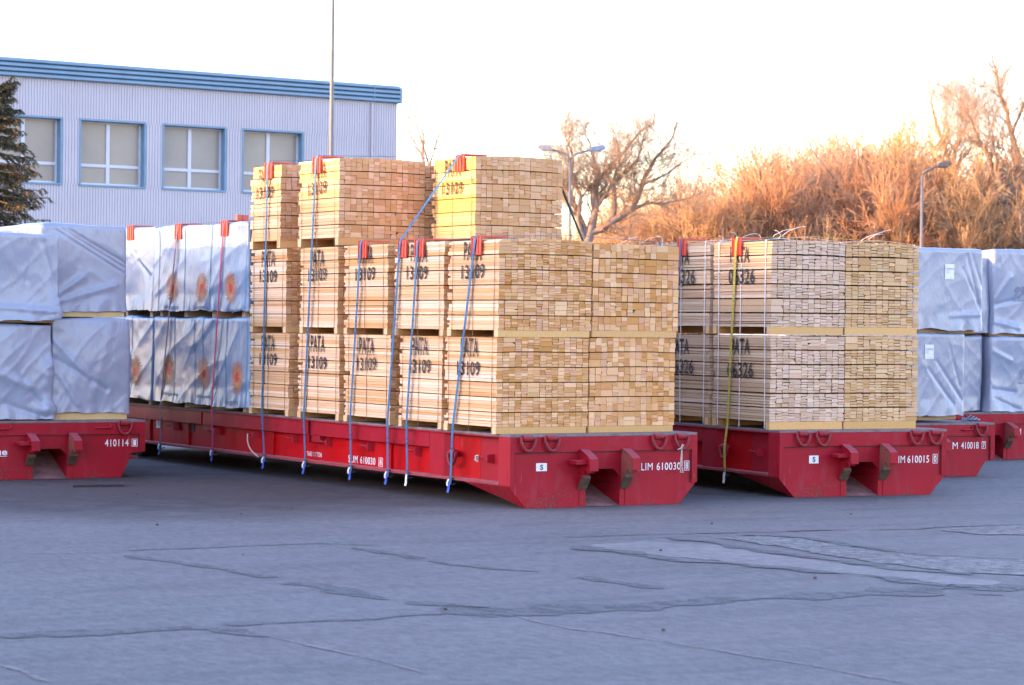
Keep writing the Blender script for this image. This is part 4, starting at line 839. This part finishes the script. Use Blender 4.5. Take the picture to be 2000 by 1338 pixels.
def limb_tree(limbs, seed, kids, ln0, rtw, fan=.9):
    """limbs: (base radius, [(metres aside, metres up), ...]); twigs grow out of the limbs in all directions"""
    r = random.Random(seed); tr = MB(); cn = MB()
    def grow(p, d, ln, rad, lev):
        n = 4 if lev < 2 else 3; pts = [p.copy()]; q = p.copy(); dd = d.copy(); rr = [rad]; end = max(rtw*.5, rad*.42)
        for i in range(n):
            dd = (dd+Vector((r.gauss(0, .2), r.gauss(0, .2), r.gauss(0, .15)+.07))).normalized(); q = q+dd*ln/n; pts.append(q.copy()); rr.append(rad+(end-rad)*(i+1)/n)
        cn.tube(pts, rr, 4 if lev < 2 else 3, cap=False)
        if lev >= len(kids): return
        for j in range(kids[lev]):
            i = min(n-1, int(n*(.15+.85*(j+r.random())/kids[lev]))); t_ = (pts[i+1]-pts[i]).normalized(); ax = rot_about(t_.orthogonal().normalized(), t_, r.uniform(0, 6.283))
            grow(pts[i].lerp(pts[i+1], r.random()), rot_about(t_, ax, r.uniform(.3, .8)*fan), ln*r.uniform(.5, .75), end*.9 if lev else rad*.55, lev+1)
    for li, (r0, P) in enumerate(limbs):
        ph = r.uniform(0, 6.28); n = len(P); dep = 0 if li == 0 else r.uniform(-.35, .35)
        pts = [Vector((x, dep*z_*.0+dep*i*.8, z_)) for i, (x, z_) in enumerate(P)]
        q = []
        for a_, b_ in zip(pts, pts[1:]): q += [a_, a_.lerp(b_, .5)+Vector((r.gauss(0, .04), r.gauss(0, .05), 0))]
        q.append(pts[-1]); m_ = len(q); rr = [r0*(1-.72*i/(m_-1)) if li else r0*(1-.35*i/(m_-1)) for i in range(m_)]
        tr.tube(q, rr, 7, cap=False)
        for i in range(1 if li else m_-2, m_-1):
            for k_ in range(3):
                t_ = (q[i+1]-q[i]).normalized(); ax = rot_about(t_.orthogonal().normalized(), t_, r.uniform(0, 6.283))
                grow(q[i].lerp(q[i+1], r.random()), rot_about(t_, ax, r.uniform(.35, .9)*fan), ln0*r.uniform(.6, 1.2)*(.65+.35*i/m_), rr[i]*.24, 0)
        grow(q[-1], (q[-1]-q[-2]).normalized(), ln0*.6, rr[-1], 0)
    return tr, cn
def traced(mbs, loc, label, m1, m2):
    t = empty('bare_tree', loc, CRZ); tag(t, label, 'tree', GT)
    mbs[0].build('trunk', m1, t, smooth=True); mbs[1].build('crown', m2, t)
traced(limb_tree(LIMB_A, 5, (5, 5, 4), 1.6, .0055, 1.2), cp(1140, 112), 'broad spreading bare tree behind the double street lamp', BARKG, TWIG)
LIMB_D = [(0.1, [(0.04, 4.39), (0.04, 6.92), (0.0, 7.97)]), (0.055, [(0.0, 7.97), (-0.38, 9.02), (-0.69, 9.54), (-0.93, 10.06)]), (0.05, [(0.04, 7.34), (-0.29, 9.02), (-0.46, 9.86), (-0.55, 10.49)]), (0.045, [(0.04, 7.55), (-0.25, 9.23), (-0.32, 10.07), (-0.34, 10.87)]), (0.06, [(0.04, 7.34), (0.0, 8.6), (0.29, 9.55), (0.55, 10.04)]), (0.035, [(0.19, 9.19), (0.55, 9.34), (0.76, 9.7)])]
traced(limb_tree(LIMB_D, 12, (3, 3), 1.0, .010, .8), cp(836, 104), 'small thin bare tree between the office building and the sunlit bundle', BARKG, TWIG)
traced(limb_tree(LIMB_B, 6, (6, 5, 4), 2.3, .004, .95), cp(1893, 128), 'tall leaning bare tree just right of the dark headed lamp', BARK, TWIG)
traced(limb_tree(LIMB_C, 8, (5, 5, 4), 2.4, .004, .95), cp(1962, 122), 'tallest bare tree, forked, near the right photo edge', BARK, TWIG)
# thicket: individual small bare trees, several shapes, then copies
protos = []
for i in range(4):
    pr_ = put_tree('thicket_tree', bare_tree(70+i, 9.0, 3, 1.05, 5, (4, 4, 5, 4, 3), .19, .012, .06, .15, .25), (0, 0, 0), 0, 9.6, 'bare orange brown tree of the dense thicket behind the right loads', 'bare trees of the thicket', BARK, (TWIGO, TWIGB, TWIGP, TWIGB)[i])
    pr_['base_scale'] = list(pr_.scale); protos.append(pr_)
rt = random.Random(3); n = 0
def edge_h(px):  # height of the thicket's outline along it, metres
    xs = [1080, 1200, 1300, 1400, 1470, 1540, 1600, 1680, 1760, 1800, 1880, 1960, 2200]; hs = [6.5, 7.6, 8.9, 9.5, 9.9, 10.9, 12.2, 12.7, 11.4, 10.2, 10.4, 11.2, 12]
    return float(np.interp(px, xs, hs))
for row, D in enumerate((126, 136, 147)):
    for px in range(1090+row*18, 2150, 52):
        o = protos[n % 4] if n < 4 else copy_tree(protos[rt.randrange(4)])
        pxx = px+rt.uniform(-18, 18); hgt = edge_h(pxx)*rt.uniform(.86, 1.16)*(.96+.05*row)
        o.location = cp(pxx, D+rt.uniform(-3, 3)); o.rotation_euler[2] = rt.uniform(0, 6.28); s = hgt/9.6; o.scale = tuple(c*s for c in o['base_scale']); n += 1
for o in [o for o in bpy.data.objects if o.name.startswith('thicket_tree')]:
    o['label'] = 'bare orange brown tree of the dense thicket behind the right loads'
# undergrowth that fills the thicket: one mass
ug = MB(); ru = random.Random(9)
for c_ in range(620):   # vase shaped clumps of thin stems, fanning out from their foot
    px = ru.uniform(1050, 2200); D = ru.uniform(117, 156); x, y, _ = cp(px, D); H_ = edge_h(px)*(.74+.22*mn.noise(Vector((px*.021, D*.11, 5)))+ru.uniform(-.10, .10))
    R_ = ru.uniform(1.2, 2.6); zt = H_*(1-ru.random()**1.3*.75); foot = Vector((x, y, max(0, zt-R_))); tn_ = mn.noise(Vector((px*.016, zt*.3, D*.13)))+ru.gauss(0, .12); tone = 0 if tn_ > .02 else (1 if tn_ > -.22 else 3)
    for k_ in range(75):
        a = ru.uniform(0, 6.28); el = ru.uniform(.15, 1.57); d_ = Vector((math.cos(a)*math.cos(el)*.8, math.sin(a)*math.cos(el)*.8, math.sin(el))).normalized()
        p = foot+d_*R_*ru.uniform(.05, .72); L_ = R_*ru.uniform(.18, .42); mi = tone if ru.random() < .8 else 2
        sv = Vector((-math.sin(a), math.cos(a), 0)); wv = sv*ru.uniform(.007, .022)
        d2_ = (d_+Vector((ru.gauss(0, .28), ru.gauss(0, .28), ru.gauss(0, .2)))).normalized(); q = p+d_*L_*.45; e = q+d2_*L_*.6
        ug.add([p-wv, p+wv, q+wv*.8, q-wv*.8, e], [(0, 1, 2, 3), (3, 2, 4)], mi=mi)
        for s_ in range(3):
            b0 = p.lerp(q, ru.uniform(.2, 1)); e2 = b0+(d_+Vector((ru.gauss(0, .6), ru.gauss(0, .6), ru.gauss(0, .4)))).normalized()*L_*ru.uniform(.35, .8)
            ug.add([b0-wv*.5, b0+wv*.5, e2], [(0, 1, 2)], mi=mi)
tag(ug.build('undergrowth', [TWIGO, TWIGB, BARK, TWIGP]), kind='stuff')

# spruce at the left edge
def spruce():
    t = empty('spruce_tree', cp(-12, 58)); tag(t, 'dark spruce with brown cones at the left photo edge', 'tree')
    r = random.Random(4); NE = plain('spruce_needles', (.085, .080, .042), .7, .45, 2.0); CO = plain('spruce_cones', (.30, .14, .05), .8, .35, 8)
    m = MB(); m.tube([(0, 0, 0), (.02, 0, 4), (0, .03, 7.95)], [.17, .11, .015], 9); tr = m.build('trunk', BARK, t, smooth=True)
    f = MB(); br = MB(); tips = []
    def sprig(p, d, ln, k):
        d = d.normalized(); nn = max(3, int(ln/.035))
        for i in range(nn):
            q = p+d*ln*i/nn
            for s in range(k):
                ax = rot_about(d.orthogonal().normalized(), d, r.uniform(0, 6.28)); e = q+(ax*.75+d*.7).normalized()*r.uniform(.04, .075); wv = d.cross(ax)*.010
                f.add([q-wv, q+wv, e], [(0, 1, 2)])
    z = 1.0
    while z < 7.4:
        n_ = 7
        for j in range(n_):
            a = r.uniform(0, 6.28) if j > 1 else r.uniform(-.5, .5)-.5; ln = (.30+.27*(7.8-z)**.95)*r.uniform(.5, 1.2)
            d = Vector((math.cos(a), math.sin(a), 0)); P = [Vector((0, 0, z))]; k = 9; rise = (.55 if z > 7 else .0)+r.uniform(-.22, .30)
            for i in range(1, k+1):
                u_ = i/k; P.append(Vector((0, 0, z))+d*ln*u_+Vector((0, 0, (-.38+rise)*ln*u_+.12*ln*u_**3))+Vector((r.gauss(0, .015), r.gauss(0, .015), r.gauss(0, .01))))
            br.tube(P, [.022*(1-i/(k+1)) for i in range(k+1)], 4, cap=False)
            for i in range(1, k+1):
                sprig(P[i-1], P[i]-P[i-1], (P[i]-P[i-1]).length, 6)
                for s in (-1, 1):
                    sl_ = (.10+ln*.24)*(1-.6*abs(i/k-.5))*r.uniform(.6, 1.15); sdv = (d*.7+Vector((-d.y, d.x, 0))*s*.75+Vector((0, 0, -.75))).normalized()
                    sprig(P[i], sdv, sl_, 5)
            tips.append((P[-1], P[-4], ln))
        z += r.uniform(.10, .26)
    br.build('limbs', BARK, t); f.build('foliage', NE, t)
    cm = MB(); cm.tube([(0, 0, 0), (0, 0, -.03), (0, 0, -.08), (0, 0, -.12)], [.012, .036, .034, .008], 6); me = None; c = 0
    for (p, q, ln) in tips:
        if p.z < 4.6 or c >= 95: continue
        for s in range(2 if p.z > 6 else 1):
            loc = p.lerp(q, r.uniform(.0, 1.0))+Vector((r.uniform(-.05, .05), r.uniform(-.05, .05), -.02))
            if me is None: o = cm.build('cone', CO, t, loc); me = o.data
            else: link('cone', me, t, loc, r.uniform(0, 6))
            c += 1
    return t
spruce()
